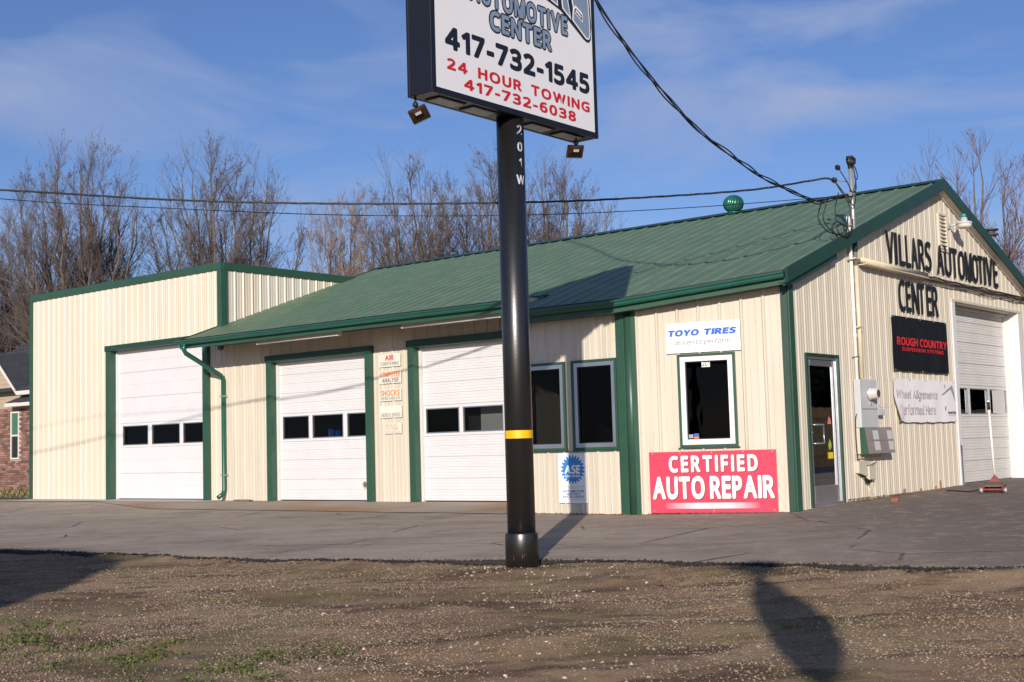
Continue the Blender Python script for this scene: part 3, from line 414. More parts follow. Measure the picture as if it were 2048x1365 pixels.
# ------------------------------------------------------------------ ribbed sheet walls
def rib_profile(x0,x1,pitch,h,base=.055,top=.022,phase=0,minor=True):
    pts={x0:0.,x1:0.}
    k=math.floor((x0-phase)/pitch)-1
    while phase+k*pitch<x1+pitch:
        c=phase+k*pitch
        P=[(c-base/2,0),(c-top/2,h),(c+top/2,h),(c+base/2,0)]
        if minor:
            for q in (1/3,2/3):
                m=c+pitch*q; P+=[(m-.014,0),(m-.007,.0045),(m+.007,.0045),(m+.014,0)]
        for x,y in P:
            if x0<x<x1: pts[x]=y
        k+=1
    # interpolate ends
    return sorted(pts.items())
def ribbed_wall(T,parent,mt,x0,x1,zb,zt,openings=(),pitch=.229,h=.02,pw=.915,name='wall_panel',phase=0,y0=0,jit=0):
    if not callable(zt): zc=zt; zt=lambda x:zc
    if not callable(zb): zd=zb; zb=lambda x:zd
    x=x0; i=0
    while x<x1-1e-4:
        xe=min(x1,x+pw)
        if x1-xe<.12: xe=x1
        prof=dict(rib_profile(x,xe,pitch,h,phase=phase))
        prof_x=sorted(prof)
        for a,b,c,d in openings:
            for e in (a,b):
                if x<e<xe and all(abs(e-q)>1e-4 for q in prof_x):
                    prof[e]=float(np.interp(e,prof_x,[prof[q] for q in prof_x]))
        xs=sorted(prof); mb=MB(T)
        for p,q in zip(xs[:-1],xs[1:]):
            mid=(p+q)/2; iv=[(None,None)]
            cuts=sorted([(c,d) for a,b,c,d in openings if a<mid<b])
            segs=[];lo=None
            for c,d in cuts:
                segs.append((lo,c)); lo=d
            segs.append((lo,None))
            for lo,hi in segs:
                l0=zb(p) if lo is None else lo; l1=zb(q) if lo is None else lo
                h0=zt(p) if hi is None else hi; h1=zt(q) if hi is None else hi
                if h0-l0<=1e-4 and h1-l1<=1e-4: continue
                mb.add([(p,y0-prof[p],l0),(q,y0-prof[q],l1),(q,y0-prof[q],h1),(p,y0-prof[p],h0)],[(0,1,2,3)])
        if mb.f:
            key={};vv=[];ix=[]
            for p_ in mb.v:
                k_=tuple(round(c_,4) for c_ in p_)
                if k_ not in key: key[k_]=len(vv); vv.append(p_)
                ix.append(key[k_])
            mb.v=vv; mb.f=[tuple(ix[i_] for i_ in f_) for f_ in mb.f]; mb.f=[f_ for f_ in mb.f if len(set(f_))==4]
            mb.build(name,mt,parent)
        x=xe; i+=1
def section(T,x0,x1,z0,z1,stripes,parent,mt,y=0,name='door_section',mid=True):
    # profile of one roll-up door section: seams at both edges, pinstripe grooves, deeper mid groove
    P=[(z0,.020),(z0+.006,.020),(z0+.010,0)]
    zs=np.linspace(z0,z1,stripes+1)[1:-1]
    for i,z in enumerate(zs):
        m=mid and i==(stripes-1)//2
        d,wd=(.016,.012) if m else (.0055,.009)
        P+=[(z-wd,0),(z-wd*.4,d),(z+wd*.4,d),(z+wd,0)]
    P+=[(z1-.005,0),(z1-.001,.018),(z1,.020)]
    mb=MB(T); n=len(P)
    mb.add([(x0,y+d,z) for z,d in P]+[(x1,y+d,z) for z,d in P],[(i,n+i,n+i+1,i+1) for i in range(n-1)])
    mb.add([(x0,y+.04,z0),(x1,y+.04,z0),(x1,y+.04,z1),(x0,y+.04,z1)],[(3,2,1,0)])
    return mb.build(name,mt,parent)
def window_section(T,x0,x1,z0,z1,panes,parent,mt,y,glassm,frame=.04):
    o=MB(T)
    o.box(x0,x1,y-.004,y+.04,z0,z0+.05); o.box(x0,x1,y-.004,y+.04,z1-.05,z1)
    xs=[x0]+[v for p in panes for v in p]+[x1]
    for i in range(0,len(xs),2):
        if xs[i+1]-xs[i]>.003: o.box(xs[i],xs[i+1],y-.004,y+.04,z0+.05,z1-.05)
    s=o.build('window_section',mt,parent,bevel=.004)
    for a,b in panes:
        MB(T).ring(a,b,z0+.05,z1-.05,.018,y-.010,y+.004).build('pane_frame','alu',parent)
        MB(T).add([(a+.018,y+.012,z0+.068),(b-.018,y+.012,z0+.068),(b-.018,y+.012,z1-.068),(a+.018,y+.012,z1-.068)],[(0,1,2,3)]).build('pane',glassm,parent)
    return s
# ================================================================== GROUND
def grid_local(avals,gvals,zf):
    A_,G_=np.meshgrid(avals,gvals); Z=zf(A_,G_)
    X=P1.x+A_*Av.x+G_*Gv.x; Y=P1.y+A_*Av.y+G_*Gv.y
    V=np.stack([X.ravel(),Y.ravel(),Z.ravel()],1); nx=len(avals); ny=len(gvals)
    i=np.arange(nx-1)[None,:]+nx*np.arange(ny-1)[:,None]; i=i.ravel()
    return V,np.stack([i,i+1,i+nx+1,i+nx],1)
av=np.concatenate([np.linspace(-400,-34,14)[:-1],np.linspace(-34,-12,40)[:-1],np.arange(-12,-3,.2),np.arange(-3,9,.055),np.linspace(9,30,40)[1:],np.linspace(30,400,12)[1:]])
rows=np.concatenate([[-300,-100,-40,-24,-17,-15],np.arange(-14,-12,.12)])
V,Fq=grid_local(av,np.concatenate([[-300,-100,-40,-24,-17,-15],np.arange(-14,-4.3,.055),[-3.5]]),lambda a,g: np.where(g>gedge(a)+.12,np.minimum(zgrav(a,g),zbase(g)-.08),zgrav(a,g)))
tag(npmesh('gravel_verge',V,Fq,'gravel',smooth=True),kind='structure')
# asphalt lot with its broken near edge
aa=np.concatenate([np.linspace(-60,-14,30)[:-1],np.arange(-14,9,.07),np.linspace(9,40,30)])
tt=np.concatenate([[0,.0008,.004,.01,.02,.035],np.linspace(.05,1,60)])
A_,T_=np.meshgrid(aa,tt); E_=gedge(A_)
Gm=E_+(4.-E_)*T_
Zm=zasph(A_,Gm); Zm=np.where(T_<.0005,Zm-.09,Zm); Zm=np.where((T_>.0005)&(T_<.006),Zm-.012,Zm)
X=P1.x+A_*Av.x+Gm*Gv.x; Y=P1.y+A_*Av.y+Gm*Gv.y; V=np.stack([X.ravel(),Y.ravel(),Zm.ravel()],1)
nx=len(aa); i=(np.arange(nx-1)[None,:]+nx*np.arange(len(tt)-1)[:,None]).ravel(); F1=np.stack([i,i+1,i+nx+1,i+nx],1)
V2,F2=grid_local(np.array([-60,-.3,0.,6,12,40]),np.array([4.,6,9,12,20,45]),lambda a,g:zbase(g)+0*a); F2=F2+len(V)
tag(npmesh('asphalt_lot',np.concatenate([V,V2]),np.concatenate([F1,F2]),'asphalt',smooth=True),kind='structure')
k_=(aa>-16)&(aa<11); ae=aa[k_]; ge=gedge(ae)
rows_e=[(-.05,-.10),(-.03,-.045),(-.010,-.014),(.006,.003),(.03,.0032)]
Ve=np.concatenate([np.stack([P1.x+ae*Av.x+(ge+d)*Gv.x,P1.y+ae*Av.y+(ge+d)*Gv.y,zasph(ae,ge+max(d,.03))+h+(.004*(fbm(ae,ae*0+d*9,.05,2,77)-.5) if i_<3 else 0)],1) for i_,(d,h) in enumerate(rows_e)])
ne=len(ae); ie=(np.arange(ne-1)[None]+ne*np.arange(4)[:,None]).ravel(); tag(npmesh('asphalt_edge',Ve,np.stack([ie,ie+1,ie+ne+1,ie+ne],1),'bitumen'),kind='structure')
# lawn, one sheet to the horizon behind the lot
V,Fq=grid_local(np.array([-500,-200,-80,-40,-30,-26,-23,-20.9]),np.array([.95,1.6,3,4.5,7,12,30,80,500]),lambda a,g: np.interp(g,[.9,1.6,4,9,500],[-.925,-.87,-.80,-.78,-.7])+0*a)
tag(npmesh('lawn',V,Fq,'lawn'),kind='structure')
V,Fq=grid_local(np.array([-500,-100,-40,-21,0,20,60,500]),np.array([12,20,45,100,500]),lambda a,g: -.93+0*a)
tag(npmesh('back_field',V,Fq,'lawn'),kind='structure')
# concrete aprons
def sheet(name,pts,m,dz,n=14):
    # pts: polygon as (a, g_front, g_back)
    vs=[];fs=[]
    for i in range(len(pts)-1):
        for k in range(n):
            t0,t1=k/n,(k+1)/n
            for j in range(4):
                def pt(t,s):
                    a=pts[i][0]*(1-t)+pts[i+1][0]*t; f=pts[i][1]*(1-t)+pts[i+1][1]*t; b=pts[i][2]*(1-t)+pts[i+1][2]*t
                    if s==0: f+=.05*(float(vnoise(a,0,.5,31))-.5)
                    g=f+(b-f)*s; q=Wp(a,g,float(zasph(a,g))+dz); return tuple(q)
                b0=len(vs); vs+=[pt(t0,j/4),pt(t1,j/4),pt(t1,(j+1)/4),pt(t0,(j+1)/4)]; fs.append((b0,b0+1,b0+2,b0+3))
    me=bpy.data.meshes.new(name); me.from_pydata(vs,[],fs); me.materials.append(MT[m]); return tag(link(name,me),kind='structure')
sheet('concrete_apron',[(-17.3,.45,.98),(-13.4,-.85,.98),(-4.42,-.9,.98)],'concrete',.010)
sheet('concrete_strip',[(-21.0,.25,1.02),(-17.3,.45,1.02),(-13.4,.5,1.02)],'concrete_w',.016)
# ================================================================== SHOP
shop=thing('auto_repair_shop','long cream ribbed metal repair shop with green roof and gabled end wall','building',P1,A0)
RP=4.32;RG=5.62;SL=.35
def zr(g): return RP-SL*abs(RG-g)
# --- garage front wall (y=g) x=a
GW=.93
d1=(-11.78,-9.11,-.95,1.81); d2=(-7.85,-5.15,-.95,1.83)
ribbed_wall(FA(GW),shop,'cream_old',-13.38,-4.19,-1.0,2.262,[d1,d2],pitch=.285,h=.022,pw=.855,phase=-13.3)
def garage_door(T,x0,x1,zb,seams,win,panes,parent,mt,y,trimw,prot,glassm,header=.14,green='green',stripes=8,mid=True,jamb='white_dirty',trim=True,top=None):
    zt=top
    gd=MB(T).box(x0-.001,x0+.055,y-.05,y+.05,zb,zt).box(x1-.055,x1+.001,y-.05,y+.05,zb,zt).box(x0+.055,x1-.055,y-.05,y+.05,zt-.045,zt).build('garage_door',jamb,parent)
    MB(T).box(x0+.055,x1-.055,y-.008,y+.03,zb-.01,zb+.022).build('bottom_seal','rubber',gd)
    zs=sorted(seams)
    for a,b in zip(zs[:-1],zs[1:]):
        if abs(a-win[0])<.01: continue
        section(T,x0+.055,x1-.055,a,b,stripes,gd,mt,y,mid=mid)
    window_section(T,x0+.055,x1-.055,win[0],win[1],panes,gd,mt,y,glassm)
    if trim:
        MB(T).box(x0-trimw,x0,-prot,y,zb-.04,zt+.001).build('door_trim',green,parent,bevel=.004)
        MB(T).box(x1,x1+trimw,-prot,y,zb-.04,zt+.001).build('door_trim',green,parent,bevel=.004)
        MB(T).box(x0-trimw-.02,x1+trimw+.02,-prot-.015,y,zt+.002,zt+header).build('door_header','green_dk',parent,bevel=.004)
    return gd
gd=garage_door(FA(GW),d1[0],d1[1],-.93,[-.93,-.515,-.136,.23,.78,1.18,1.55,1.79],(.23,.78),[(-11.64,-10.87),(-10.77,-9.90),(-9.79,-9.17)],shop,'white',.10,.15,.09,'glass_g',top=1.81)
MB(FA(GW)).lathe([(.066,0),(.07,-.012),(.052,-.016),(.045,.03),(.0,.032)],(-9.33,.098,-.62),20,'Y').build('exhaust_port','boxbeige',gd,smooth=True)
MB(FA(GW)).lathe([(.046,-.018),(.0,-.017)],(-9.33,.098,-.62),20,'Y').build('exhaust_port_flap','wood',gd)
garage_door(FA(GW),d2[0],d2[1],-.93,[-.93,-.52,-.137,.235,.78,1.185,1.565,1.81],(.235,.78),[(-7.74,-6.94),(-6.85,-5.93),(-5.85,-5.22)],shop,'white',.10,.15,.09,'glass_g',top=1.83)
# --- office front W1, return wall, W2
W1z=1.93
w1a=(-4.10,-3.33,-.07,1.235); w1b=(-3.195,-2.40,-.07,1.235)
ribbed_wall(FA(-.633),shop,'cream_old',-4.17,-2.30,-1.06,W1z,[(a+.02,b-.02,c+.02,d-.02) for a,b,c,d in (w1a,w1b)],pitch=.305,h=.03,phase=-4.3)
MB().box(-4.21,-4.172,-.63,GW,-1.0,2.3).build('side_wall','cream_old',shop)
w2=( .725,1.535,-.07,1.222)
W2L=2.281
ribbed_wall(FB,shop,'cream_old',.06,W2L-.03,-1.06,lambda x: 1.93+.24*x/W2L,[(w2[0]+.02,w2[1]-.02,w2[2]+.02,w2[3]-.02)],pitch=.305,h=.03,phase=.13)
def office_window(T,x0,x1,z0,z1,fm,wide):
    wn=MB(T).ring(x0-.005,x1+.005,z0-.005,z1+.005,.035,-.045,.03).build('window','green',shop,bevel=.003)
    MB(T).ring(x0+.031,x1-.031,z0+.031,z1-.031,wide,-.03,.05,wide*1.05).build('frame',fm,wn,bevel=.003)
    MB(T).ring(x0+.031+wide,x1-.031-wide,z0+.031+wide*1.05,z1-.031-wide,.012,.0,.04).build('inner_frame','blackflat',wn)
    a,b,c,d=x0+.031+wide,x1-.031-wide,z0+.031+wide,z1-.031-wide
    MB(T).add([(a,.02,c),(b,.02,c),(b,.02,d),(a,.02,d)],[(0,1,2,3)]).build('pane','glass',wn)
    MB(T).box(x0-.03,x1+.03,-.05,.0,z0-.02,z0-.006).build('sill','green',wn)
    return wn
office_window(FA(-.633),*w1a,'alu',.062); office_window(FA(-.633),*w1b,'alu',.062)
wn=office_window(FB,*w2,'winwhite',.07)
MB(FB).box(1.06,1.178,.010,.013,1.037,1.135).build('number_plate','letwhite',wn)
text(FB,'201',1.068,1.17,1.048,1.124,'lblack',wn,y=.008,off=.02,name='house_number',gap=.08)
MB(FB).box(.831,.90,.010,.013,.053,.105).build('card_sticker','gray',wn)
MB(FB).box(.911,.982,.010,.013,.078,.116).build('card_sticker','toyo',wn)
MB(FB).box(.911,.982,.010,.013,.038,.072).build('card_sticker','orange',wn)
# round corner trim between W1 and W2, corner trim at gable
def corner_post(c,a0,a1,r,z0,z1,wing1,wing2,name='corner_trim',m='green'):
    mb=MB(Matrix.Translation((c[0],c[1],0)))
    prof=[]; n=10
    for k in range(n+1):
        t=a0+(a1-a0)*k/n; prof.append((r*math.cos(t),r*math.sin(t)))
    prof=[wing1]+prof+[wing2]
    m_=len(prof); mb.add([(x,y,z0) for x,y in prof]+[(x,y,z1) for x,y in prof],[(i,i+1,m_+i+1,m_+i) for i in range(m_-1)])
    o=mb.build(name,m,shop); return o
# wide green corner trim boards plus half round in the middle
MB(FA(-.633)).box(-2.385,-2.24,-.04,.03,-1.05,W1z).build('corner_trim','green',shop,bevel=.004)
MB(FB).box(.045,.125,-.038,.03,-1.05,W1z+.01).build('corner_trim','green',shop,bevel=.004)
MB().tube([(-2.185,-.615,-1.05),(-2.185,-.615,W1z)],.072,20).build('corner_roll','green',shop,smooth=True)
ct=MB(FB).box(W2L-.075,W2L+.012,-.045,.04,-1.02,2.16).build('corner_trim','green_dk',shop,bevel=.004)
MB(FG).box(-.02,.125,-.045,.04,-1.02,2.2).build('corner_trim','green',shop,bevel=.006)
# --- gable wall (x=g, -y=+a)
door=(.50,1.43,-.93,1.16); gd3=(6.20,9.50,-.9,2.29)
def ztG(x): return zr(x)-.12
ribbed_wall(FG,shop,'cream_old',.10,11.24,-1.05,ztG,[(.44,1.475,-1.2,1.19),gd3],pitch=.229,h=.013,phase=.06,pw=.916)
# entry door
ed=MB(FG).box(.44,.475,-.04,.05,-.95,1.19).box(1.44,1.475,-.04,.05,-.95,1.19).box(.475,1.44,-.04,.05,1.155,1.19).build('entry_door','green_dk',shop)
MB(FG).ring(.475,1.44,-.94,1.155,.045,-.02,.05).build('door_frame','alu',ed,bevel=.003)
lf=MB(FG).box(.522,.60,.0,.045,-.925,1.105).box(1.315,1.393,.0,.045,-.925,1.105).box(.60,1.315,.0,.045,1.02,1.105).box(.60,1.315,.0,.045,-.925,-.66).build('door_leaf','alu',ed,bevel=.004)
MB(FG).add([(.60,.02,-.66),(1.315,.02,-.66),(1.315,.02,1.02),(.60,.02,1.02)],[(0,1,2,3)]).build('pane','glass_clear',ed)
MB(FG).tube([(.55,.0,.19),(.55,-.07,.19),(.80,-.07,.19),(.80,-.07,-.07),(.55,-.07,-.07),(.55,.0,-.07)],.013,8).build('pull_handle','alu',ed,smooth=True)
MB(FG).lathe([(.02,0),(.02,-.02),(0,-.022)],(.56,.0,.08),12,'Y').build('lock','alu',ed)
MB(FG).add([(1.10,.014,.20),(1.22,.014,.20),(1.21,.014,.27),(1.15,.014,.31),(1.12,.014,.25)],[(0,1,2,3,4)]).build('sticker','sticker_r',ed)
MB(FG).add([(1.09,.014,-.10),(1.13,.014,-.175),(1.20,.014,-.13),(1.195,.014,-.07),(1.15,.014,-.01)],[(0,1,2,3,4)]).build('sticker','sticker_g',ed)
MB(FG).box(1.09,1.24,.013,.015,-.29,-.20).build('sticker','sticker_y',ed)
text(FG,'OPEN',1.10,1.23,-.255,-.235,'lblack',ed,y=.011,name='sticker_lettering') if False else None
MB(FG).box(.44,1.475,-.03,.05,-.96,-.93).build('threshold','alu',ed)
# gable garage door, recessed
garage_door(FG,6.20,9.50,-.875,[-.875,-.48,-.08,.315,.88,1.278,1.66,2.03,2.27],(.315,.88),[(6.32,7.30),(7.42,8.34),(8.46,9.38)],shop,'white_dirty',.25,.15,.0,'glass_gable',trim=False,top=2.29,stripes=8)
MB(FG).box(9.50,9.66,-.03,.25,-.9,2.30).box(6.05,6.20,-.03,.25,-.9,2.30).build('door_jamb','white',shop,bevel=.004)
MB(FG).box(6.05,9.66,-.035,.25,2.302,2.345).build('door_lintel','cream_old',shop,bevel=.003)
# louvred gable vent
lv=MB(FG).ring(5.66,6.04,3.14,3.80,.03,-.035,.02).build('gable_vent','cream_old',shop)
MB(FG).box(5.69,6.01,.0,.01,3.17,3.77).build('vent_backing','dark',lv)
for k in range(9):
    z=3.185+k*.066
    MB(FG).add([(5.69,-.03,z),(6.01,-.03,z),(6.01,0,z+.035),(5.69,0,z+.035),(5.69,-.03,z+.004),(6.01,-.03,z+.004),(6.01,0,z+.039),(5.69,0,z+.039)],[(0,1,2,3),(4,7,6,5),(0,4,5,1),(3,2,6,7)]).build('slat','cream_old',lv)
# --- interior shell
MB().box(-13.3,-.1,4.2,4.25,-.9,3.2).box(-4.35,-4.30,-.5,4.2,-.9,2.0).build('interior_wall','dark',shop)
MB().add([(-13.3,GW+.2,-.905),(-4.4,GW+.2,-.905),(-4.4,-.5,-.905),(-2.3,-.5,-.905),(-.15,.15,-.905),(-.15,11.1,-.905),(-13.3,11.1,-.905)],[(0,1,2,3,4,5,6)]).build('floor_slab','floor_in',shop)
MB().box(-13.38,-.02,11.2,11.26,-1,2.3).box(-13.42,-13.38,GW,11.26,-1,2.3).build('rear_wall','cream_old',shop)
MB().box(-6.72,-5.6,1.35,1.5,-.9,1.2).build('white_cabinet','white_dirty',shop)
MB().box(-7.1,-6.75,1.4,1.7,-.9,.62).build('workbench','dark',shop)
MB().box(-10.62,-10.57,1.3,1.4,-.9,.45).box(-10.42,-10.39,1.3,1.4,-.9,.42).build('lift_post','toyo',shop)
# --- roof
def gf(a):
    if a<-4.20: return -.05
    if a<-2.25: return -.93
    return -.93+(a+2.25)*(.66/2.40)
cuts=[-4.20,-2.25]
aL,aR=-13.52,.15
x=aL;pw=.915
while x<aR-1e-3:
    xe=min(aR,x+pw); 
    if aR-xe<.1: xe=aR
    prof=dict(rib_profile(x,xe,.305,.018,base=.055,top=.02,phase=aL+.1,minor=False))
    px=sorted(prof)
    for c in cuts:
        if x<c<xe:
            for e in (c-1e-4,c+1e-4): prof[e]=float(np.interp(c,px,[prof[q] for q in px]))
    xs=sorted(prof); mb=MB(); mb2=MB()
    for p,q in zip(xs[:-1],xs[1:]):
        if q-p<3e-4: continue
        nseg=4
        for k in range(nseg):
            def P(a,h,t):
                g=gf(a+ (1e-5 if a<(p+q)/2 else -1e-5)); g=g+(RG-g)*t
                sag=.012*math.sin(a*1.7)*math.sin(t*3.1)
                return (a,g,zr(g)+h+sag*.4)
            t0,t1=k/nseg,(k+1)/nseg
            mb.add([P(p,prof[p],t0),P(q,prof[q],t0),P(q,prof[q],t1),P(p,prof[p],t1)],[(0,1,2,3)])
        mb2.add([(p,RG,zr(RG)+prof[p]),(q,RG,zr(RG)+prof[q]),(q,11.6,zr(11.6)+prof[q]),(p,11.6,zr(11.6)+prof[p])],[(0,1,2,3)])
    mb.build('roof_panel','roof',shop); mb2.build('roof_panel','roof',shop); x=xe
MB().add([(aL,RG-.17,zr(RG-.17)+.032),(aR+.01,RG-.17,zr(RG-.17)+.032),(aR+.01,RG,RP+.045),(aL,RG,RP+.045),(aL,RG+.17,zr(RG-.17)+.032),(aR+.01,RG+.17,zr(RG-.17)+.032)],[(0,1,2,3),(3,2,5,4)]).build('ridge_cap','green_dk',shop)
# soffit deck under the roof sheet
MB().add([(aL+.02,-.03,zr(-.03)-.02),(aR-.02,-.03,zr(-.03)-.02),(aR-.02,RG,RP-.03),(aL+.02,RG,RP-.03),(aL+.02,11.5,zr(11.5)-.02),(aR-.02,11.5,zr(11.5)-.02)],[(0,1,2,3),(3,2,5,4)]).build('roof_deck','dark',shop)
# rakes
def rake(x0,x1,n0,n1,name,m,side):
    # board on gable end between g=x0..x1 ; n0,n1 offsets below roof line
    P=[(x0,zr(x0)+n0),(x1,zr(x1)+n0),(x1,zr(x1)+n1),(x0,zr(x0)+n1)]
    return MB(FG).prism(P,-.185,-.15).build(name,m,shop)
rake(-.30,RG,.045,-.155,'rake_board','green_dk',0); rake(RG,11.65,.045,-.155,'rake_board','green_dk',0)
for s in(0,1):
    x0,x1=((-.30,RG),(RG,11.6))[s]
    MB(FG).add([(x0,-.15,zr(x0)-.15),(x1,-.15,zr(x1)-.15),(x1,.0,zr(x1)-.15),(x0,.0,zr(x0)-.15)],[(0,1,2,3)]).build('rake_soffit','green_dk' if not s else 'cream_old',shop)
    MB(FG).prism([(x0+.25,zr(x0+.25)-.13),(x1,zr(x1)-.13),(x1,zr(x1)-.165),(x0+.25,zr(x0+.25)-.165)],-.045,-.02).build('rake_moulding','white',shop)
MB(FG).prism([(-.3,zr(-.3)-.15),(1.35,zr(1.35)-.15),(1.35,zr(1.35)-.25),(.1,zr(.1)-.25),(-.3,zr(-.3)-.2)],-.14,-.11).build('lower_fascia','green_dk',shop)
MB().add([(aL,-.05,zr(-.05)+.03),(aL,RG,RP+.03),(aL,RG,RP-.07),(aL,-.05,zr(-.05)-.07)],[(0,1,2,3)]).build('rake_board','green_dk',shop)
# eaves: fascia, gutter, closure strip swept along the eave line
def sweep(path,prof,name,m,caps=True,smooth=False):
    n=len(path); vs=[];fs=[];k=len(prof)
    dirs=[Vector((path[i+1][0]-path[i][0],path[i+1][1]-path[i][1])).normalized() for i in range(n-1)]
    for i in range(n):
        if i==0: o=Vector((dirs[0].y,-dirs[0].x)); f=1
        elif i==n-1: o=Vector((dirs[-1].y,-dirs[-1].x)); f=1
        else:
            o1=Vector((dirs[i-1].y,-dirs[i-1].x)); o2=Vector((dirs[i].y,-dirs[i].x)); o=(o1+o2).normalized(); f=1/o.dot(o1)
        for u,h in prof: vs.append((path[i][0]+o.x*u*f,path[i][1]+o.y*u*f,path[i][2]+h))
    for i in range(n-1):
        for j in range(k): fs.append((i*k+j,i*k+(j+1)%k,(i+1)*k+(j+1)%k,(i+1)*k+j))
    if caps: fs+=[tuple(range(k-1,-1,-1)),tuple((n-1)*k+j for j in range(k))]
    return MB().add(vs,fs).build(name,m,shop,smooth=smooth)
pathG=[(-13.52,-.05,zr(-.05)),(-4.05,-.05,zr(-.05))]
pathO=[(-4.22,-.93,zr(-.93)),(-2.25,-.93,zr(-.93)),(.13,-.27,zr(-.27))]
gut=[(0.002,-.012),(.112,-.012),(.125,-.020),(.125,-.032),(.100,-.055),(.098,-.075),(.078,-.100),(.002,-.100)]
gin=[(.100,-.016),(.018,-.016),(.018,-.011),(.102,-.011)]
for pth in (pathG,pathO):
    sweep(pth,gut,'gutter','gutter')
    sweep(pth,[(.019,-.0115),(.108,-.0115),(.108,-.0095),(.019,-.0095)],'gutter_opening','dark')
    sweep(pth,[(-.022,.0),(0,.0),(0,-.175),(-.022,-.175)],'fascia','green')
    sweep(pth,[(-.02,.004),(.006,.004),(.006,.024),(-.02,.024)],'closure_strip','rubber')
MB().box(-13.50,-4.21,-.03,GW,2.262,2.272).build('soffit','wood',shop)
MB().add([(-4.20,-.91,zr(-.93)-.17),(-2.25,-.91,zr(-.93)-.17),(-2.192,-.62,zr(-.93)-.165),(-4.20,-.62,zr(-.93)-.165)],[(0,1,2,3)]).add([(-2.25,-.91,zr(-.93)-.17),(.12,-.25,zr(-.27)-.17),(0,0,zr(-.27)-.165),(-2.192,-.62,zr(-.93)-.165)],[(0,1,2,3)]).build('soffit','green_dk',shop)
MB().add([(-4.20,-.93,zr(-.93)+.02),(-4.20,0,zr(0)+.02),(-4.20,0,zr(0)-.2),(-4.20,-.93,zr(-.93)-.17)],[(0,1,2,3)]).build('rake_board','green_dk',shop)
# downspout
dsx=-13.30
dp=[(dsx,-.115,zr(-.05)-.08),(dsx,-.115,zr(-.05)-.20),(dsx,-.07,zr(-.05)-.27),(dsx,.80,1.64),(dsx,.86,1.56),(dsx,.86,-.70),(dsx,.83,-.79),(dsx,.70,-.86)]
MB().tube(dp,.048,10).build('downspout','gutter',shop,smooth=True)
MB().box(dsx-.055,dsx+.055,.80,.92,1.20,1.225).box(dsx-.055,dsx+.055,.80,.92,-.42,-.395).build('downspout_strap','galv',shop)
# turbine vent
def turbine(a,g):
    z=RP-.06; t=MB(Matrix.Translation((a,g,z))).lathe([(.145,-.12),(.14,.0),(.14,.06),(.155,.065),(.155,.08),(.12,.085)],n=24).build('turbine_vent','turb',shop,smooth=True)
    n=20
    for k in range(n):
        vs=[];m=8
        for i in range(m+1):
            ph=-1.05+2.35*i/m; r=.175*math.cos(ph)+.012; h=.245+.165*math.sin(ph)
            th=2*math.pi*k/n+.35*math.sin(ph)*.6; w_=2*math.pi/n*.92
            vs+=[(r*math.cos(th),r*math.sin(th),h),((r+.012)*math.cos(th+w_*.55),(r+.012)*math.sin(th+w_*.55),h),((r-.022)*math.cos(th+w_*1.15),(r-.022)*math.sin(th+w_*1.15),h)]
        fs=[]
        for i in range(m): fs+=[(3*i,3*i+1,3*i+4,3*i+3),(3*i+1,3*i+2,3*i+5,3*i+4)]
        MB(Matrix.Translation((a,g,z))).add(vs,fs).build('fin','turb',t,smooth=True)
    MB(Matrix.Translation((a,g,z))).lathe([(.07,.40),(.05,.412),(0.001,.415)],n=16).build('top_cap','turb',t,smooth=True)
turbine(-3.9,5.62)
# flue
fl=MB(Matrix.Translation((-.5,9.8,0))).tube([(0,0,2.8),(0,0,3.93)],.07,14).build('flue_pipe','galv',shop,smooth=True)
MB(Matrix.Translation((-.5,9.8,0))).lathe([(.0,4.06),(.15,4.05),(.16,4.03),(.15,4.02),(.09,4.015),(.08,3.98),(.15,3.95),(.155,3.93),(.09,3.90),(.0,3.90)],n=18).build('flue_cap','dgrey',shop,smooth=True)
# wall screws
def screws(T,x0,x1,zs,ph,pitch,parent,skip=()):
    mb=MB(T); x=ph
    while x<x1:
        if x>x0:
            for z in zs:
                if any(a<x<b and c<z<d for a,b,c,d in skip): continue
                mb.add([(x+.007*math.cos(t),-.006,z+.007*math.sin(t)) for t in np.linspace(0,5.2,6)],[(0,1,2,3,4,5)])
        x+=pitch
    tag(mb.build('screws','galv',parent),kind='stuff')
screws(FB,.1,2.2,[-.9,.15,.98,1.62,1.98],.17,.152,shop,[w2,(.25,2.1,-1,-.1),(.57,1.65,1.24,1.68)])
screws(FA(-.633),-4.3,-2.4,[-.9,-.5,1.5,1.82],-4.25,.152,shop,[w1a,w1b])
screws(FA(GW),-13.2,-5.,[-.8,.35],-13.2,.142,shop,[d1,d2])
# ================================================================== TALL WORKSHOP
tall=thing('metal_workshop','tall flat topped cream metal workshop with green edge trim and one white garage door','building',P1,A0)
TL,TR,TG=-20.80,-13.42,GW
td=(-17.36,-13.98,-.95,2.42)
ribbed_wall(FA(TG),tall,'cream',TL,TR,-.97,3.88,[td],pitch=.229,h=.018,phase=TL+.05)
garage_door(FA(TG),td[0],td[1],-.925,[-.925,-.352,.233,.769,1.345,1.912,2.40],(.233,.769),[(-17.15,-16.19),(-16.05,-15.04),(-14.92,-14.04)],tall,'white',.12,.17,.09,'glass_g',header=.13,stripes=2,mid=False,jamb='white',top=2.42)
ribbed_wall(FGo(TR),tall,'cream',TG,4.8,.0,3.88,[],pitch=.229,h=.02,phase=TG+.12)
MB().box(TL-.03,TR+.03,TG-.045,TG+.02,3.87,4.03).build('edge_trim','green',tall,bevel=.006)
MB().box(TR-.02,TR+.045,TG+.02,5.0,3.87,4.03).build('edge_trim','green',tall,bevel=.006)
MB().box(TL-.05,TL+.07,TG-.045,TG+.02,-.97,3.87).box(TL-.05,TL-.001,TG+.02,TG+.14,-.97,3.87).build('corner_trim','green',tall,bevel=.005)
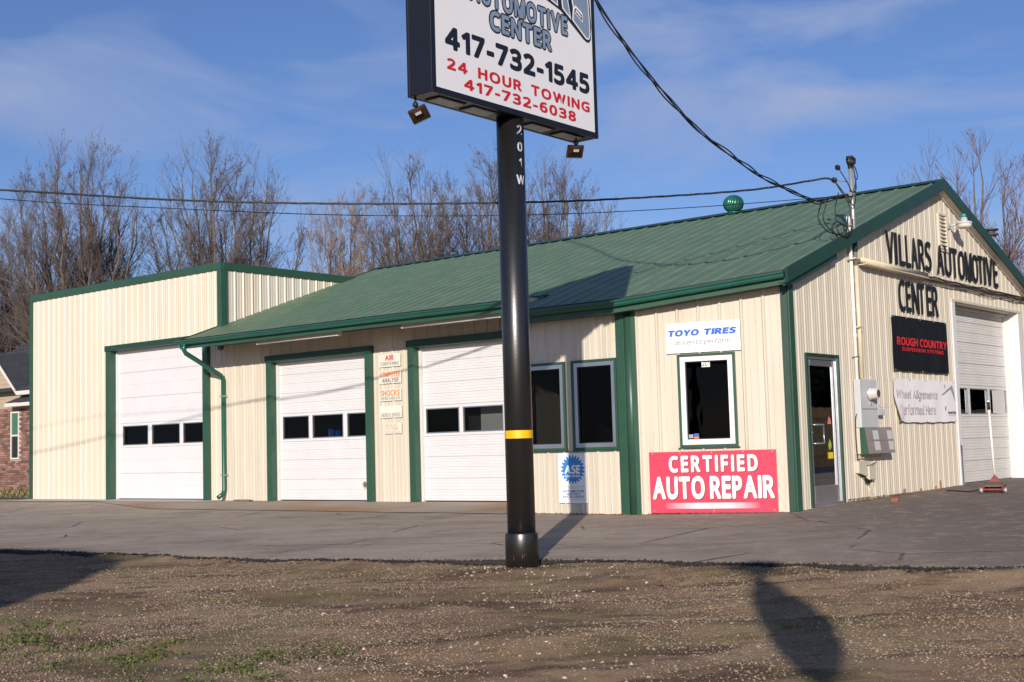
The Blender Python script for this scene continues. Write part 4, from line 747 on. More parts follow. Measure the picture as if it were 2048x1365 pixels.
MB().box(TR-.10,TR+.045,TG-.045,TG+.02,2.19,3.87).box(TR+.001,TR+.045,TG+.02,TG+.12,2.19,3.87).build('corner_trim','green',tall,bevel=.005)
MB().box(TL,TR,4.9,4.95,-.95,3.9).box(TL,TL+.03,TG+.05,4.9,-.95,3.9).build('rear_wall','cream',tall)
MB().box(TL,TR,TG+.03,4.95,3.90,3.93).build('flat_roof','galv',tall)
MB().box(TL+.05,TR-.05,3.0,3.05,-.9,3.6).build('interior_wall','dark',tall)
MB().add([(TL,TG+.2,-.91),(TR,TG+.2,-.91),(TR,4.9,-.91),(TL,4.9,-.91)],[(0,1,2,3)]).build('floor_slab','floor_in',tall)
# ================================================================== POLE SIGN
SX,SY=.042,13.0
sign=thing('pole_sign','large white pole sign with phone numbers on a thick black post with yellow band','sign',(SX,SY,0),ROTG)
MB().tube([(0,0,-1.3),(0,0,3.38)],.142,40).build('post','black',sign,smooth=True)
MB().lathe([(.169,-1.3),(.169,-.868),(.165,-.858),(.143,-.855)],n=40).build('post_sleeve','black',sign,smooth=True)
MB().lathe([(.1432,.085),(.1436,.085),(.1436,.165),(.1432,.165)],n=40).build('yellow_band','yellow',sign)
ZB,ZT,HL,HT=3.365,5.06,1.34,.16
# cabinet: x=g along, y=+ is -a
cb=MB().box(-HL,HL,-HT+.02,HT-.02,ZB,ZT).build('cabinet','cab',sign,bevel=.006)
for s in (-1,1):
    y0,y1=(-HT-.002,-HT+.03) if s<0 else (HT-.03,HT+.002)
    MB().ring(-HL-.004,HL+.004,ZB-.004,ZT+.004,.062,y0,y1).build('retainer_frame','cab',sign,bevel=.005)
    fy=-HT+.006 if s<0 else HT-.006
    MB().box(-HL+.05,HL-.05,min(fy,fy+s*.004),max(fy,fy+s*.004),ZB+.05,ZT-.05).build('sign_face','face',sign)
def face_text(s_):
    T=I4 if s_<0 else Matrix.Rotation(math.pi,4,'Z'); Y=-HT-.0005
    text(T,'417-732-1545',-1.146,1.205,3.825,4.055,'lblack',sign,y=Y,off=.055,gap=.07)
    text(T,'24 HOUR TOWING',-1.126,1.195,3.625,3.738,'lred',sign,y=Y,off=.045,gap=.13,space=.55)
    text(T,'417-732-6038',-.885,.935,3.475,3.587,'lred',sign,y=Y,off=.045,gap=.12)
    text(T,'AUTOMOTIVE',-.775,.83,4.40,4.612,'lblack',sign,y=Y,off=.045,gap=.12,outline=.065,name='letter_outline')
    text(T,'AUTOMOTIVE',-.775,.83,4.40,4.612,'lblue',sign,y=Y-.0015,off=.045,gap=.12)
    text(T,'CENTER',-.47,.535,4.165,4.372,'lblack',sign,y=Y,off=.045,gap=.12,outline=.065,name='letter_outline')
    text(T,'CENTER',-.47,.535,4.165,4.372,'lblue',sign,y=Y-.0015,off=.045,gap=.12)
    # big swept name lettering, its right end drops down the face
    outer=[(.40,4.78),(.472,4.713),(.69,4.665),(.726,4.654),(1.12,4.435),(1.17,4.415),(1.225,4.418),(1.259,4.461),(1.274,4.614),(1.262,4.80),(1.25,4.99),(.5,4.99),(.42,4.88)]
    def poly(P,m,y,name='logo_shape'):
        MB(T).prism(P,y,y-.001).build(name,m,sign)
    poly(outer,'lblack',Y)
    poly([(.50,4.80),(.555,4.724),(.675,4.693),(.668,4.80),(.66,4.965),(.53,4.965)],'letwhite',Y-.0012); poly([(.52,4.80),(.565,4.738),(.660,4.712),(.652,4.80),(.645,4.95),(.545,4.95)],'lblue',Y-.0024)
    poly([(.735,4.80),(.752,4.686),(.905,4.600),(.880,4.70),(.858,4.80),(.84,4.965),(.72,4.965)],'letwhite',Y-.0012); poly([(.752,4.80),(.768,4.696),(.880,4.632),(.862,4.72),(.842,4.80),(.825,4.95),(.735,4.95)],'lblue',Y-.0024)
    poly([(.925,4.60),(1.17,4.446),(1.225,4.450),(1.250,4.50),(1.250,4.62),(1.238,4.80),(1.228,4.965),(.90,4.965),(.930,4.80),(.945,4.745)],'letwhite',Y-.0012)
    poly([(.945,4.607),(1.175,4.464),(1.215,4.464),(1.234,4.51),(1.234,4.62),(1.222,4.80),(1.212,4.95),(.925,4.95),(.948,4.80),(.962,4.75)],'lblue',Y-.0024)
    poly([(.950,4.735),(.975,4.688),(1.115,4.618),(1.118,4.70),(1.105,4.725),(.985,4.782)],'letwhite',Y-.0036); poly([(.960,4.722),(.978,4.698),(1.105,4.635),(1.106,4.695),(.988,4.752)],'lblack',Y-.0048); poly([(.985,4.722),(.992,4.708),(1.090,4.660),(1.090,4.68),(.992,4.735)],'letwhite',Y-.0060)
    text(T,'VILLA',-1.2,.40,4.70,4.97,'lblack',sign,y=Y,off=.045,gap=.05,outline=.05,shear=.15,name='letter_outline')
    text(T,'VILLA',-1.2,.40,4.70,4.97,'lblue',sign,y=Y-.0015,off=.045,gap=.05,shear=.15)
face_text(-1); face_text(1)
for xa,xb in ((-1.15,-.80),(-.66,-.33),(.27,.62),(.80,1.15)):
    MB().box(xa-.02,xb+.02,-.095,.095,ZB-.012,ZB-.002).build('underside_frame','cab',sign)
    MB().box(xa,xb,-.075,.075,ZB-.016,ZB-.012).build('underside_panel','boxgrey',sign)
# vertical house number on the post (curved round the pipe)
def post_text(ch,zc,h,ang,wid):
    vs,fs=glyph(ch,.03,0); a=min(v[0] for v in vs);b=max(v[0] for v in vs);lo=min(v[1] for v in vs);hi=max(v[1] for v in vs)
    pts=[]
    for v in vs:
        u=((v[0]-a)/(b-a)-.5)*wid; t=ang+u/.142; r=.1432
        pts.append((r*math.cos(t),r*math.sin(t),zc-h/2+(v[1]-lo)/(hi-lo)*h))
    MB(Matrix.Rotation(-ROTG,4,'Z')).add(pts,fs).build('post_number','silver',sign)
for ch,zc in (('2',3.225),('0',3.05),('1',2.885),('W',2.71)): post_text(ch,zc,.095,R_(-90+42),.066 if ch not in 'W1' else (.105 if ch=='W' else .034))
sb=MB(Matrix.Rotation(-ROTG,4,'Z'))
def scr(t0,z0,t1,z1):
    sb.add([(.1697*math.cos(t0),.1697*math.sin(t0),z0),(.1697*math.cos(t0+.04),.1697*math.sin(t0+.04),z0),(.1697*math.cos(t1+.01),.1697*math.sin(t1+.01),z1),(.1697*math.cos(t1),.1697*math.sin(t1),z1)],[(0,1,2,3)])
scr(-1.50,-1.08,-1.15,-.92);scr(-1.58,-1.10,-1.56,-1.05);scr(-2.1,-1.12,-2.14,-1.07); sb.build('scratch',mat('rust_scratch',(.14,.05,.025),.7),sign)
# flood lights
def flood(loc,label,yaw,tilt,roll):
    t=thing('flood_light',label,'lamp',loc,ROTG,'flood lights under the pole sign')
    MB().tube([(0,0,0),(0,0,-.055)],.012,8).build('stem','blackflat',t)
    MB().lathe([(.0,-.035),(.024,-.04),(.028,-.06),(.024,-.08),(.0,-.085)],n=14).build('knuckle','blackflat',t,smooth=True)
    Tm=Matrix.Translation((0,0,-.078))@Matrix.Rotation(yaw,4,'Z')@Matrix.Rotation(roll,4,'Y')@Matrix.Rotation(tilt,4,'X')
    MB(Tm).box(-.092,.092,-.020,.012,-.165,-.012).build('housing','brownmetal',t,bevel=.008)
    MB(Tm).box(-.045,.045,-.05,-.022,-.075,-.02).build('driver_box','brownmetal',t,bevel=.004)
    MB(Tm).box(-.03,.03,-.052,-.0505,-.065,-.035).build('data_label','silver',t)
    for k in range(9): MB(Tm).box(-.084+k*.020,-.078+k*.020,-.042,-.020,-.158,-.08).build('cooling_fin','brownmetal',t)
    MB(Tm).box(-.08,.08,.012,.015,-.155,-.03).build('lens','lens',t)
def sgn(x,y,z):
    v=Matrix.Rotation(ROTG,4,'Z')@Vector((x,y,0)); return (SX+v.x,SY+v.y,z)
flood(sgn(-1.27,.13,ZB-.005),'brown finned flood light hanging under the left end of the sign',R_(-58),R_(48),R_(-22))
flood(sgn(1.10,-.03,ZB-.005),'brown finned flood light hanging under the right end of the sign',R_(-40),R_(46),R_(0))
# ================================================================== FLAT SIGNS ON WALLS
def board(name,label,T0,rot,x0,x1,z0,z1,m,y=-.03,th=.006,cat='sign',group=None,lean=0):
    # thing placed at its lower left corner on the wall; local x along wall
    o=thing(name,label,cat,(0,0,0),0,group); w_=T0@Vector((x0,y,z0)); o.location=Wp(w_.x,w_.y,w_.z); o.rotation_euler=(lean,0,rot)
    MB().box(0,x1-x0,-th,0,0,z1-z0).build('board',m,o); return o
t=board('tire_sign','white TOYO TIRES driven to perform sign above the office window','' or FB,ROTB,.58,1.635,1.246,1.667,'letwhite',y=-.035,th=.008)
text(I4,'TOYO',.015,.485,.233,.325,'toyo',t,y=-.0095,off=.08,gap=.03,shear=.22)
text(I4,'TIRES',.53,1.01,.233,.325,'toyo',t,y=-.0095,off=.08,gap=.03,shear=.22)
text(I4,'driven to perform',.11,.925,.09,.185,'gray',t,y=-.0095,off=.025,gap=.05,shear=.2,space=.22)
for q in ((.03,.40),(.5,.405),(1.02,.40),(.03,.02),(1.02,.02)): MB().lathe([(.007,0),(.006,-.003),(0,-.004)],(q[0],-.008,q[1]),8,'Y').build('screw','galv',t)
t=board('certified_sign','large faded red CERTIFIED AUTO REPAIR sign leaning at the foot of the office wall',FB,ROTB,.27,2.06,-.975,-.13,'pink',y=-.06,th=.008)
for dx,dz,m,y in ((.010,-.012,'shadowred',-.0092),(0,0,'letwhite',-.0105)):
    text(I4,'CERTIFIED',.285+dx,1.535+dx,.555+dz,.79+dz,m,t,y=y,off=.05,gap=.19)
    text(I4,'AUTO REPAIR',.04+dx,1.745+dx,.185+dz,.505+dz,m,t,y=y,off=.05,gap=.07,space=.22)
def fadebar():
    m=bpy.data.materials.new('printed_fade_bar'); m.use_nodes=True; tt_=m.node_tree; b=tt_.nodes['Principled BSDF']; b.inputs['Roughness'].default_value=.45
    c=N(tt_,'ShaderNodeTexCoord'); s=N(tt_,'ShaderNodeSeparateXYZ'); r=N(tt_,'ShaderNodeValToRGB')
    e=r.color_ramp.elements; e[0].position=0; e[0].color=(.66,.045,.095,1); e[1].position=.4; e[1].color=(.86,.78,.80,1); k=e.new(1); k.color=(.66,.045,.095,1); k=e.new(.7); k.color=(.84,.6,.64,1)
    tt_.links.new(c.outputs['Generated'],s.inputs[0]); tt_.links.new(s.outputs[0],r.inputs[0]); tt_.links.new(r.outputs[0],b.inputs['Base Color']); return m
for q in ((.05,.82),(.45,.825),(.9,.825),(1.34,.825),(1.74,.82),(.05,.03),(.9,.025),(1.74,.03)): MB().lathe([(.009,0),(.008,-.004),(0,-.005)],(q[0],-.008,q[1]),8,'Y').build('screw','galv',t)
MB().box(.20,1.56,-.0095,-.009,.055,.135).build('fade_bar',fadebar(),t)
t=board('service_sign','white ASE certified sign with blue gear emblem below the left office windows',FA(-.633),ROTA,-3.487,-2.962,-.842,-.115,'letwhite',y=-.035,th=.006)
def gear(cx,cz,r1,r2,n,y,m,par):
    P=[]
    for k in range(n):
        for f,r in ((.0,r2),(.22,r1),(.55,r1),(.77,r2)):
            a=2*math.pi*(k+f)/n; P.append((cx+r*math.cos(a),cz+r*math.sin(a)))
    MB().prism(P,y,y-.0008).build('gear_emblem',m,par)
gear(.265,.49,.215,.178,22,-.0065,'ase',t)
text(I4,'ASE',.115,.41,.425,.555,'letwhite',t,y=-.0085,off=.05,gap=.04,shear=.1)
text(I4,'CERTIFIED',.125,.405,.375,.408,'letwhite',t,y=-.0085,off=.04,gap=.08)
text(I4,'AUTOMOTIVE',.07,.455,.155,.19,'aset',t,y=-.0075,off=.03,gap=.08)
text(I4,'SERVICE',.14,.39,.115,.147,'aset',t,y=-.0075,off=.03,gap=.08)
text(I4,'EXCELLENCE',.07,.455,.075,.108,'aset',t,y=-.0075,off=.03,gap=.08)
text(I4,'We employ technicians certified by the',.065,.45,.238,.252,'dgrey',t,y=-.0075,off=0,gap=.06)
text(I4,'National Institute for',.165,.36,.215,.229,'dgrey',t,y=-.0075,off=0,gap=.06)
text(I4,'Let us show you their credentials',.10,.43,.042,.056,'dgrey',t,y=-.0075,off=0,gap=.06)
ss='small white service signs between the two front garage doors'
t=board('air_sign','small white AIR CONDITIONING sign, topmost in the column between the garage doors',FA(GW),ROTA,-8.78,-8.225,1.53,1.765,'ivory',group=ss)
text(I4,'AIR',.165,.385,.115,.215,'redp',t,y=-.0075,off=.045,gap=.07); text(I4,'CONDITIONING',.035,.515,.03,.09,'dgrey',t,y=-.0075,off=.0,gap=.08,shear=.1)
t=board('computer_sign','small white COMPUTER ANALYSIS sign with orange first line',FA(GW),ROTA,-8.78,-8.215,1.225,1.455,'ivory',group=ss)
text(I4,'COMPUTER',.025,.54,.115,.215,'orange',t,y=-.0075,off=.04,gap=.08); text(I4,'ANALYSIS',.07,.505,.02,.10,'dgrey',t,y=-.0075,off=.02,gap=.07,shear=.12)
t=board('shocks_sign','small white SHOCKS CHECKED & REPLACED sign in the middle of the column',FA(GW),ROTA,-8.785,-8.22,.905,1.12,'ivory',group=ss)
text(I4,'SHOCKS',.025,.53,.09,.20,'orange',t,y=-.0075,off=.045,gap=.07); text(I4,'CHECKED & REPLACED',.025,.54,.02,.075,'dgrey',t,y=-.0075,off=.0,gap=.07,shear=.12)
t=board('serviced_sign','small white sign with its top line worn away, reading only CHECKED & SERVICED',FA(GW),ROTA,-8.78,-8.215,.595,.815,'ivory',group=ss)
text(I4,'CHECKED & SERVICED',.02,.53,.02,.085,'dgrey',t,y=-.0075,off=.0,gap=.08,shear=.12)
t=board('exhaust_sign','small white sign of worn peach EXHAUST SYSTEMS lettering, lowest in the column',FA(GW),ROTA,-8.67,-8.23,.305,.495,'ivory',group=ss)
text(I4,'XHAUS',.015,.33,.125,.18,'orange2',t,y=-.0075,off=.035,gap=.11); text(I4,'SYSTEMS',.0,.36,.062,.118,'orange2',t,y=-.0075,off=.035,gap=.08); text(I4,'CKED & INSTALLED',.01,.41,.012,.052,'gray',t,y=-.0075,off=0,gap=.08,shear=.1)
# banners on the gable
def banner(name,label,g0,g1,z0,z1,m,T,th=.03,sag=.01,curl=False):
    o=thing(name,label,'banner',Wp(.03,g0,z0),ROTG)
    nx,nz=28,14; vs=[];W_,H_=g1-g0,z1-z0
    for j in range(nz+1):
        for i in range(nx+1):
            u,v=i/nx,j/nz; x=u*W_; z=v*H_
            y=-.014-.0018*math.sin(x*27)*(.4+.6*abs(math.sin(5*v)))-.012*float(vnoise(x*3,z*3,1,41))
            z-=.012*abs(math.sin(u*math.pi*5))*(1-v)*-1
            if curl:
                k=max(0,1-u*7)*max(0,1-v*1.6); x+=k*.13; z+=k*.02; y-=k*.05; z+= -.012*math.sin(u*math.pi)*(1-v)
            vs.append((x,y,z))
    fs=[(j*(nx+1)+i,j*(nx+1)+i+1,(j+1)*(nx+1)+i+1,(j+1)*(nx+1)+i) for j in range(nz) for i in range(nx)]
    MB().add(vs,fs).build('cloth',m,o,smooth=True); 
    for q in ((0.02,.02),(.5,.02),(.98,.02),(.02,.98),(.25,.98),(.5,.98),(.75,.98),(.98,.98)): 
        if curl and q==(0.02,.02): q=(.07,.03)
        MB().lathe([(.012,0),(.012,-.006),(0,-.007)],(q[0]*W_,-.022,q[1]*H_),10,'Y').build('grommet','galv',o)
    return o
t=banner('black_banner','black ROUGH COUNTRY suspension systems banner in red letters on the gable wall',3.40,5.68,1.02,1.895,'banner',FG)
text(I4,'ROUGH COUNTRY',.12,2.22,.41,.545,'banred',t,y=-.034,off=.05,gap=.05,shear=.08,space=.25); text(I4,'SUSPENSION SYSTEMS',.31,2.06,.325,.385,'banred',t,y=-.034,off=.03,gap=.06,shear=.08)
t=banner('white_banner','sun bleached white Wheel Alignments Performed Here banner below the black banner',3.33,5.90,.215,.90,'wbanner',FG,curl=True)
text(I4,'Wheel Alignments',.07,1.76,.34,.52,'fade',t,y=-.034,off=.03,gap=.06); text(I4,'Performed Here',.19,1.65,.12,.29,'fade',t,y=-.034,off=.03,gap=.06)
text(I4,'HUNTER',2.19,2.54,.135,.175,'dgrey',t,y=-.034,off=.03,gap=.07); text(I4,'Engineering Company',2.19,2.54,.10,.12,'gray',t,y=-.034,off=0,gap=.07)
MB().prism([(1.95,.46),(2.0,.45),(2.36,.56),(2.48,.42),(2.52,.34),(2.50,.50),(2.42,.62),(2.30,.58)],-.034,-.0355).prism([(2.06,.62),(2.12,.62),(2.10,.56)],-.034,-.0355).prism([(2.06,.26),(2.11,.26),(2.10,.19),(2.07,.19)],-.034,-.0355).build('printed_wheel_clamp','gray',t)
# name lettering on the gable: tall narrow boards, one per letter
def word(name,label,s,xs,z0,z1):
    o=thing(name,label,'lettering',Wp(.03,0,0),ROTG,'black name letters on the gable wall')
    for ch,(a,b) in zip(s,xs):
        e=text_mb(I4,ch,a,b,z0+random.uniform(-.008,.008),z1+random.uniform(-.008,.008),y=0,depth=.014,off=.014 if ch!='I' else .03,each=1)[0]; e.build('letter','paintblack',o)
random.seed(3)
word('wall_lettering','tall narrow black VILLARS lettering on the gable wall','VILLARS',[(3.38,3.66),(3.70,3.79),(3.88,4.09),(4.14,4.32),(4.37,4.62),(4.67,4.91),(4.96,5.21)],2.725,3.235)
word('wall_lettering','tall narrow black AUTOMOTIVE lettering on the gable under the louvred vent','AUTOMOTIVE',[(5.47,5.77),(5.83,6.12),(6.16,6.40),(6.46,6.76),(6.80,7.12),(7.15,7.42),(7.44,7.68),(7.74,7.81),(7.87,8.19),(8.24,8.46)],2.72,3.235)
word('wall_lettering','tall narrow black CENTER lettering above the black banner','CENTER',[(3.77,4.01),(4.06,4.24),(4.30,4.58),(4.60,4.82),(4.92,5.12),(5.16,5.40)],1.985,2.49)
# ================================================================== GABLE FITTINGS
def gthing(name,label,cat,g,z,a=0.): return thing(name,label,cat,Wp(a,g,z),ROTG)
t=gthing('yard_light','round yard light with teal photocell on a short arm beside the gable vent','lamp',6.12,3.62,.0)
MB().box(-.05,.05,-.03,0,-.05,.05).build('bracket','boxgrey',t); MB().tube([(0,-.03,0),(0,-.17,.01)],.018,10).build('arm','boxgrey',t,smooth=True)
MB().lathe([(.05,.10),(.06,.04),(.13,.02),(.135,.0),(.13,-.015)],(0,-.30,.01),24).build('hood','boxgrey',t,smooth=True)
MB().lathe([(.125,-.015),(.120,-.06),(.09,-.085),(.0,-.09)],(0,-.30,.01),24).build('lens','lens',t,smooth=True)
MB().lathe([(.038,.10),(.038,.155),(.03,.165),(0,.167)],(0,-.30,.01),16).build('photocell','teal',t,smooth=True)
for lab,a0,a1 in (('long fluorescent strip light under the eave above the left front garage door',-11.27,-8.99),('long fluorescent strip light under the eave above the garage door nearest the sign post',-7.39,-5.14)):
    t=thing('strip_light',lab,'lamp',Wp(a0,.12,2.19),ROTA,'strip lights under the eave')
    L_=a1-a0; MB().box(0,L_,-.05,.05,-.05,.068).build('housing','boxbeige',t,bevel=.004)
    MB().tube([(.04,-.028,-.068),(L_-.04,-.028,-.068)],.018,10).build('tube','tube',t,smooth=True); MB().tube([(.04,.028,-.068),(L_-.04,.028,-.068)],.018,10).build('tube','tube',t,smooth=True)
    MB().box(0,.035,-.05,.05,-.09,-.051).box(L_-.035,L_,-.05,.05,-.09,-.051).build('end_cap','boxbeige',t)
# service mast
t=gthing('service_mast','grey electrical service mast rising through the eave with black weatherhead','mast',2.15,0,.065)
MB().tube([(0,0,.86),(0,0,2.55)],.034,14).build('painted_conduit','creampipe',t,smooth=True)
MB().tube([(0,0,2.55),(-.03,0,4.10)],.030,14).build('pipe','galv',t,smooth=True)
MB().tube([(0,0,2.93),(-.003,0,3.08)],.041,14).build('roof_boot','green',t,smooth=True)
MB().tube([(0,0,2.76),(0,0,2.93)],.039,14).build('boot_collar','green_dk',t,smooth=True)
for z in (1.62,2.65): MB().box(-.09,.09,-.04,.065,z,z+.02).build('strap','creampipe',t)
def lump(name,c,r,par,seed=0,m='rubber'):
    rn=random.Random(seed); bm=bmesh.new(); bmesh.ops.create_icosphere(bm,subdivisions=2,radius=r)
    for v in bm.verts: v.co*=rn.uniform(.78,1.22)
    for v in bm.verts: v.co+=Vector(c)
    me=bpy.data.meshes.new(name); bm.to_mesh(me); bm.free(); me.materials.append(MT[m]); return link(name,me,par)
lump('weatherhead',(-.035,-.02,4.13),.075,t,1); MB().lathe([(.0,4.22),(.05,4.21),(.06,4.17),(.04,4.08),(.035,4.02)],(-.03,0,0),12).build('weatherhead_cap','rubber',t)
# insulators in mast-local coordinates (world points converted)
Minv=(Matrix.Translation(Wp(.065,2.15,0))@Matrix.Rotation(ROTG,4,'Z')).inverted()
def ml(p): return tuple(Minv@Vector(p))
i1=ml((4.87,18.9,3.83)); i2=ml((4.95,18.95,4.03))
lump('insulator',i1,.042,t,2); lump('insulator',i2,.042,t,3)
MB().tube([i1,(-.02,0,3.82)],.008,6).build('bracket_rod','galv',t)
def curve_pts(ctrl,n=10):
    # Catmull-Rom
    P=[Vector(c) for c in ctrl]; P=[P[0]*2-P[1]]+P+[P[-1]*2-P[-2]]; out=[]
    for i in range(1,len(P)-2):
        for k in range(n):
            t_=k/n; a,b,c,d=P[i-1:i+3]
            out.append(.5*((2*b)+(c-a)*t_+(2*a-5*b+4*c-d)*t_*t_+(3*b-a-3*c+d)*t_**3))
    out.append(P[-2]); return out
head=(-.035,-.03,4.10)
def mid(a,b,f,drop,out=0): 
    return tuple(Vector(a)*(1-f)+Vector(b)*f+Vector((0,-out,-drop)))
for k,(a,dr,oo) in enumerate(((i1,.30,.04),(i1,.36,.10),(i2,.20,.06))):
    MB().tube(curve_pts([a,mid(a,(-.03,0,3.85),.35,dr*.75,oo),mid(a,(-.03,0,3.8),.75,dr,oo),(.01+.01*k,-.05,3.80-.04*k),(.01,-.045,3.95),head]),.0085,6).build('drip_loop','rubber',t,smooth=True)
MB().tube(curve_pts([head,(.08,-.03,4.04),(.10,-.05,3.93),(.06,-.05,3.86),(.01,-.04,3.90)]),.0085,6).build('drip_loop','rubber',t,smooth=True)
MB().tube([(-.12,-.02,3.62),(.02,-.02,3.63)],.03,8).build('clamp','galv',t)
# pvc conduit
t=gthing('pvc_conduit','white plastic conduit with elbow standing left of the service mast','conduit',2.03,0,.045)
MB().tube([(0,0,.50),(0,0,2.0),(-.005,0,3.12)],.027,12).build('pipe','pvc',t,smooth=True)
MB().lathe([(.034,3.06),(.034,3.17),(.0,3.172)],n=14).build('coupling','pvc',t,smooth=True)
MB().tube([(0,0,3.13),(-.08,-.03,3.16),(-.17,-.06,3.25)],.028,12).build('elbow','pvc',t,smooth=True)
for z in (.62,1.15,1.48,1.86,2.3): MB().lathe([(.031,z),(.031,z+.05),(.027,z+.051)],n=12).build('coupling','pvc',t)
for z in (1.18,2.62): MB().box(-.06,.06,-.035,.045,z,z+.018).build('strap','galv',t)
MB().tube(curve_pts([(0,0,.52),(-.03,-.01,.40),(-.10,0,.30),(-.13,0,.1),(-.12,0,-.2),(-.08,-.01,-.36),(.2,-.02,-.42),(.5,-.01,-.38)]),.007,6).build('cable_tail','rubber',t,smooth=True)
# meter base
t=gthing('meter_box','tall pale grey electric meter box with round glass meter','meter',1.95,.14,.0)
MB().box(0,.60,-.12,-.02,.0,.71).build('cabinet','boxgrey',t,bevel=.006); MB().box(.02,.58,-.125,-.1205,.27,.28).build('cover_seam','galv',t)
MB().lathe([(.10,0),(.105,-.02),(.085,-.03),(.08,-.12),(.07,-.135),(0,-.137)],(.33,-.12,.50),24,'Y').build('meter_glass',mat('meter_glass_body',(.55,.52,.50),.15,var=.1),t,smooth=True)
MB().lathe([(.108,.0),(.108,-.018),(.09,-.019)],(.33,-.121,.50),24,'Y').build('meter_ring','galv',t,smooth=True)
MB().lathe([(.055,0),(.05,-.004),(0,-.005)],(.33,-.257,.50),16,'Y').build('meter_dial','dgrey',t)
MB().box(.31,.34,-.14,-.12,.335,.385).build('seal_tab','galv',t)
t=gthing('junction_box','small grey box at the right edge of the electric meter box','electrical box',2.60,.32,.0); MB().box(0,.24,-.10,0,0,.10).build('body','boxgrey',t,bevel=.01)
# cover plate behind
t=gthing('access_plate','ribbed cream patch panel with edge screws right of the meter box','panel',2.58,.45,.0); ribbed_wall(I4,t,'cream_old',0,.78,0,.46,[],pitch=.229,h=.013,phase=(.06-2.58)%.229,y0=-.006,name='plate')
for q in ((.03,.03),(.27,.03),(.5,.03),(.75,.03),(.03,.43),(.27,.43),(.5,.43),(.75,.43)): MB().lathe([(.009,0),(.009,-.004),(0,-.005)],(q[0],-.012,q[1]),8,'Y').build('screw','galv',t)
# steel box
t=gthing('steel_wall_box','stainless steel box with four shiny windows and green side on brackets below the meter','box',1.97,-.245,.0)
MB().prism([(0,0),(.98,0),(1.02,.39),(0,.39)],-.02,-.005).build('back_plate','cream_old',t)
MB().add([(0,-.02,0),(0,-.075,0),(0,-.07,.385),(0,-.02,.385),(.96,-.02,0),(.96,-.075,0),(.96,-.07,.385),(.96,-.02,.385)],[(0,1,2,3),(7,6,5,4),(0,4,5,1),(3,2,6,7),(1,5,6,2)]).build('cream_body','cream_old',t)
MB().add([(0,-.076,0),(0,-.20,0),(0,-.15,.385),(0,-.072,.385),(.96,-.076,0),(.96,-.20,0),(.96,-.15,.385),(.96,-.072,.385)],[(0,1,2,3),(7,6,5,4),(0,4,5,1),(3,2,6,7)]).build('green_side','green',t)
fr=MB(); 
def fp(x,v,o=0): return (x,-.20+.05*v/.385-o,v)
fr.add([fp(0,0),fp(.96,0),fp(.96,.385),fp(0,.385)],[(0,1,2,3)]); fr.build('steel_front','steel',t)
for x0,x1,v0,v1 in ((.24,.44,.045,.18),(.24,.44,.205,.34),(.75,.93,.045,.18),(.75,.93,.205,.34)):
    MB().add([fp(x0,v0,.004),fp(x1,v0,.004),fp(x1,v1,.004),fp(x0,v1,.004)],[(0,1,2,3)]).build('shiny_panel','steelhi',t)
MB().add([fp(0,.187,.005),fp(.96,.187,.005),fp(.96,.198,.008),fp(0,.198,.008)],[(0,1,2,3)]).add([fp(.47,0,.006),fp(.485,0,.006),fp(.485,.385,.006),fp(.47,.385,.006)],[(0,1,2,3)]).build('seam_strip','steel',t)
MB().tube([(0,-.04,-.06),(.9,-.04,-.06)],.01,6).tube([(.05,-.04,-.06),(.05,-.02,0)],.008,6).tube([(.85,-.04,-.06),(.85,-.02,0)],.008,6).build('bracket_rod','creampipe',t)
t=gthing('phone_box','beige telephone box below the steel wall box with open cable end','utility box',1.90,-.55,.0)
MB().prism([(0,.03),(.22,-.02),(.36,.0),(.36,.20),(0,.20)],-.07,0).build('body','boxbeige',t)
MB().tube(curve_pts([(.1,-.03,.0),(.2,-.06,-.04),(.3,-.05,-.12),(.42,-.05,-.10),(.45,-.04,-.03)]),.014,6).tube(curve_pts([(.15,-.03,.0),(.24,-.08,-.07),(.34,-.06,-.13)]),.010,6).build('cable_bundle','rubber',t,smooth=True)
t=gthing('phone_box','upright grey beige cable box right of the open telephone box','utility box',2.20,-.63,.0)
MB().box(0,.22,-.09,-.01,0,.20).build('body','boxbeige',t,bevel=.01)
MB().tube(curve_pts([(.10,-.04,.0),(.12,-.05,-.10),(.07,-.03,-.2),(.10,-.02,-.36)]),.006,6).tube(curve_pts([(.33,-.03,.26),(.34,-.03,.05),(.30,-.02,-.15),(.2,-.02,-.30)]),.005,6).build('cable_tail','creampipe',t,smooth=True)
# long awning tube and rail across the gable
t=gthing('awning_roll','long cream rolled awning tube with hood across the gable under the name letters','awning',2.27,2.64,.0)
MB().tube([(0,-.09,.015),(2.55,-.09,.0)],.038,14).build('roll','creampipe',t,smooth=True); MB().add([(.05,-.15,-.055),(2.5,-.15,-.065),(2.5,-.03,-.07),(.05,-.03,-.06),(.05,-.15,-.04),(2.5,-.15,-.05),(2.5,-.03,-.055),(.05,-.03,-.045)],[(0,1,2,3),(4,7,6,5),(0,4,5,1),(1,5,6,2),(3,2,6,7),(0,3,7,4)]).build('hood_strip','creampipe',t)
t=gthing('tube_rail','dark weathered rail with loose cables running right along the gable to the corner','rail',4.85,2.60,.0)
MB().add([(0,-.07,-.02),(6.3,-.07,-.02),(6.3,-.07,.04),(0,-.07,.04),(0,0,-.02),(6.3,0,-.02),(6.3,0,.04),(0,0,.04)],[(0,1,2,3),(0,4,5,1),(3,2,6,7)]).build('rail','wood',t)
rn=random.Random(8)
for k in range(3): MB().tube(curve_pts([(x_,-.08-.01*k,.03-.03*k+rn.uniform(-.035,.02)) for x_ in np.arange(0,6.3,.45)],5),.007,5).build('cable','rubber',t,smooth=True)
MB().tube([(.0,-.06,-.045),(6.3,-.06,-.05)],.012,6).build('conduit','galv',t)
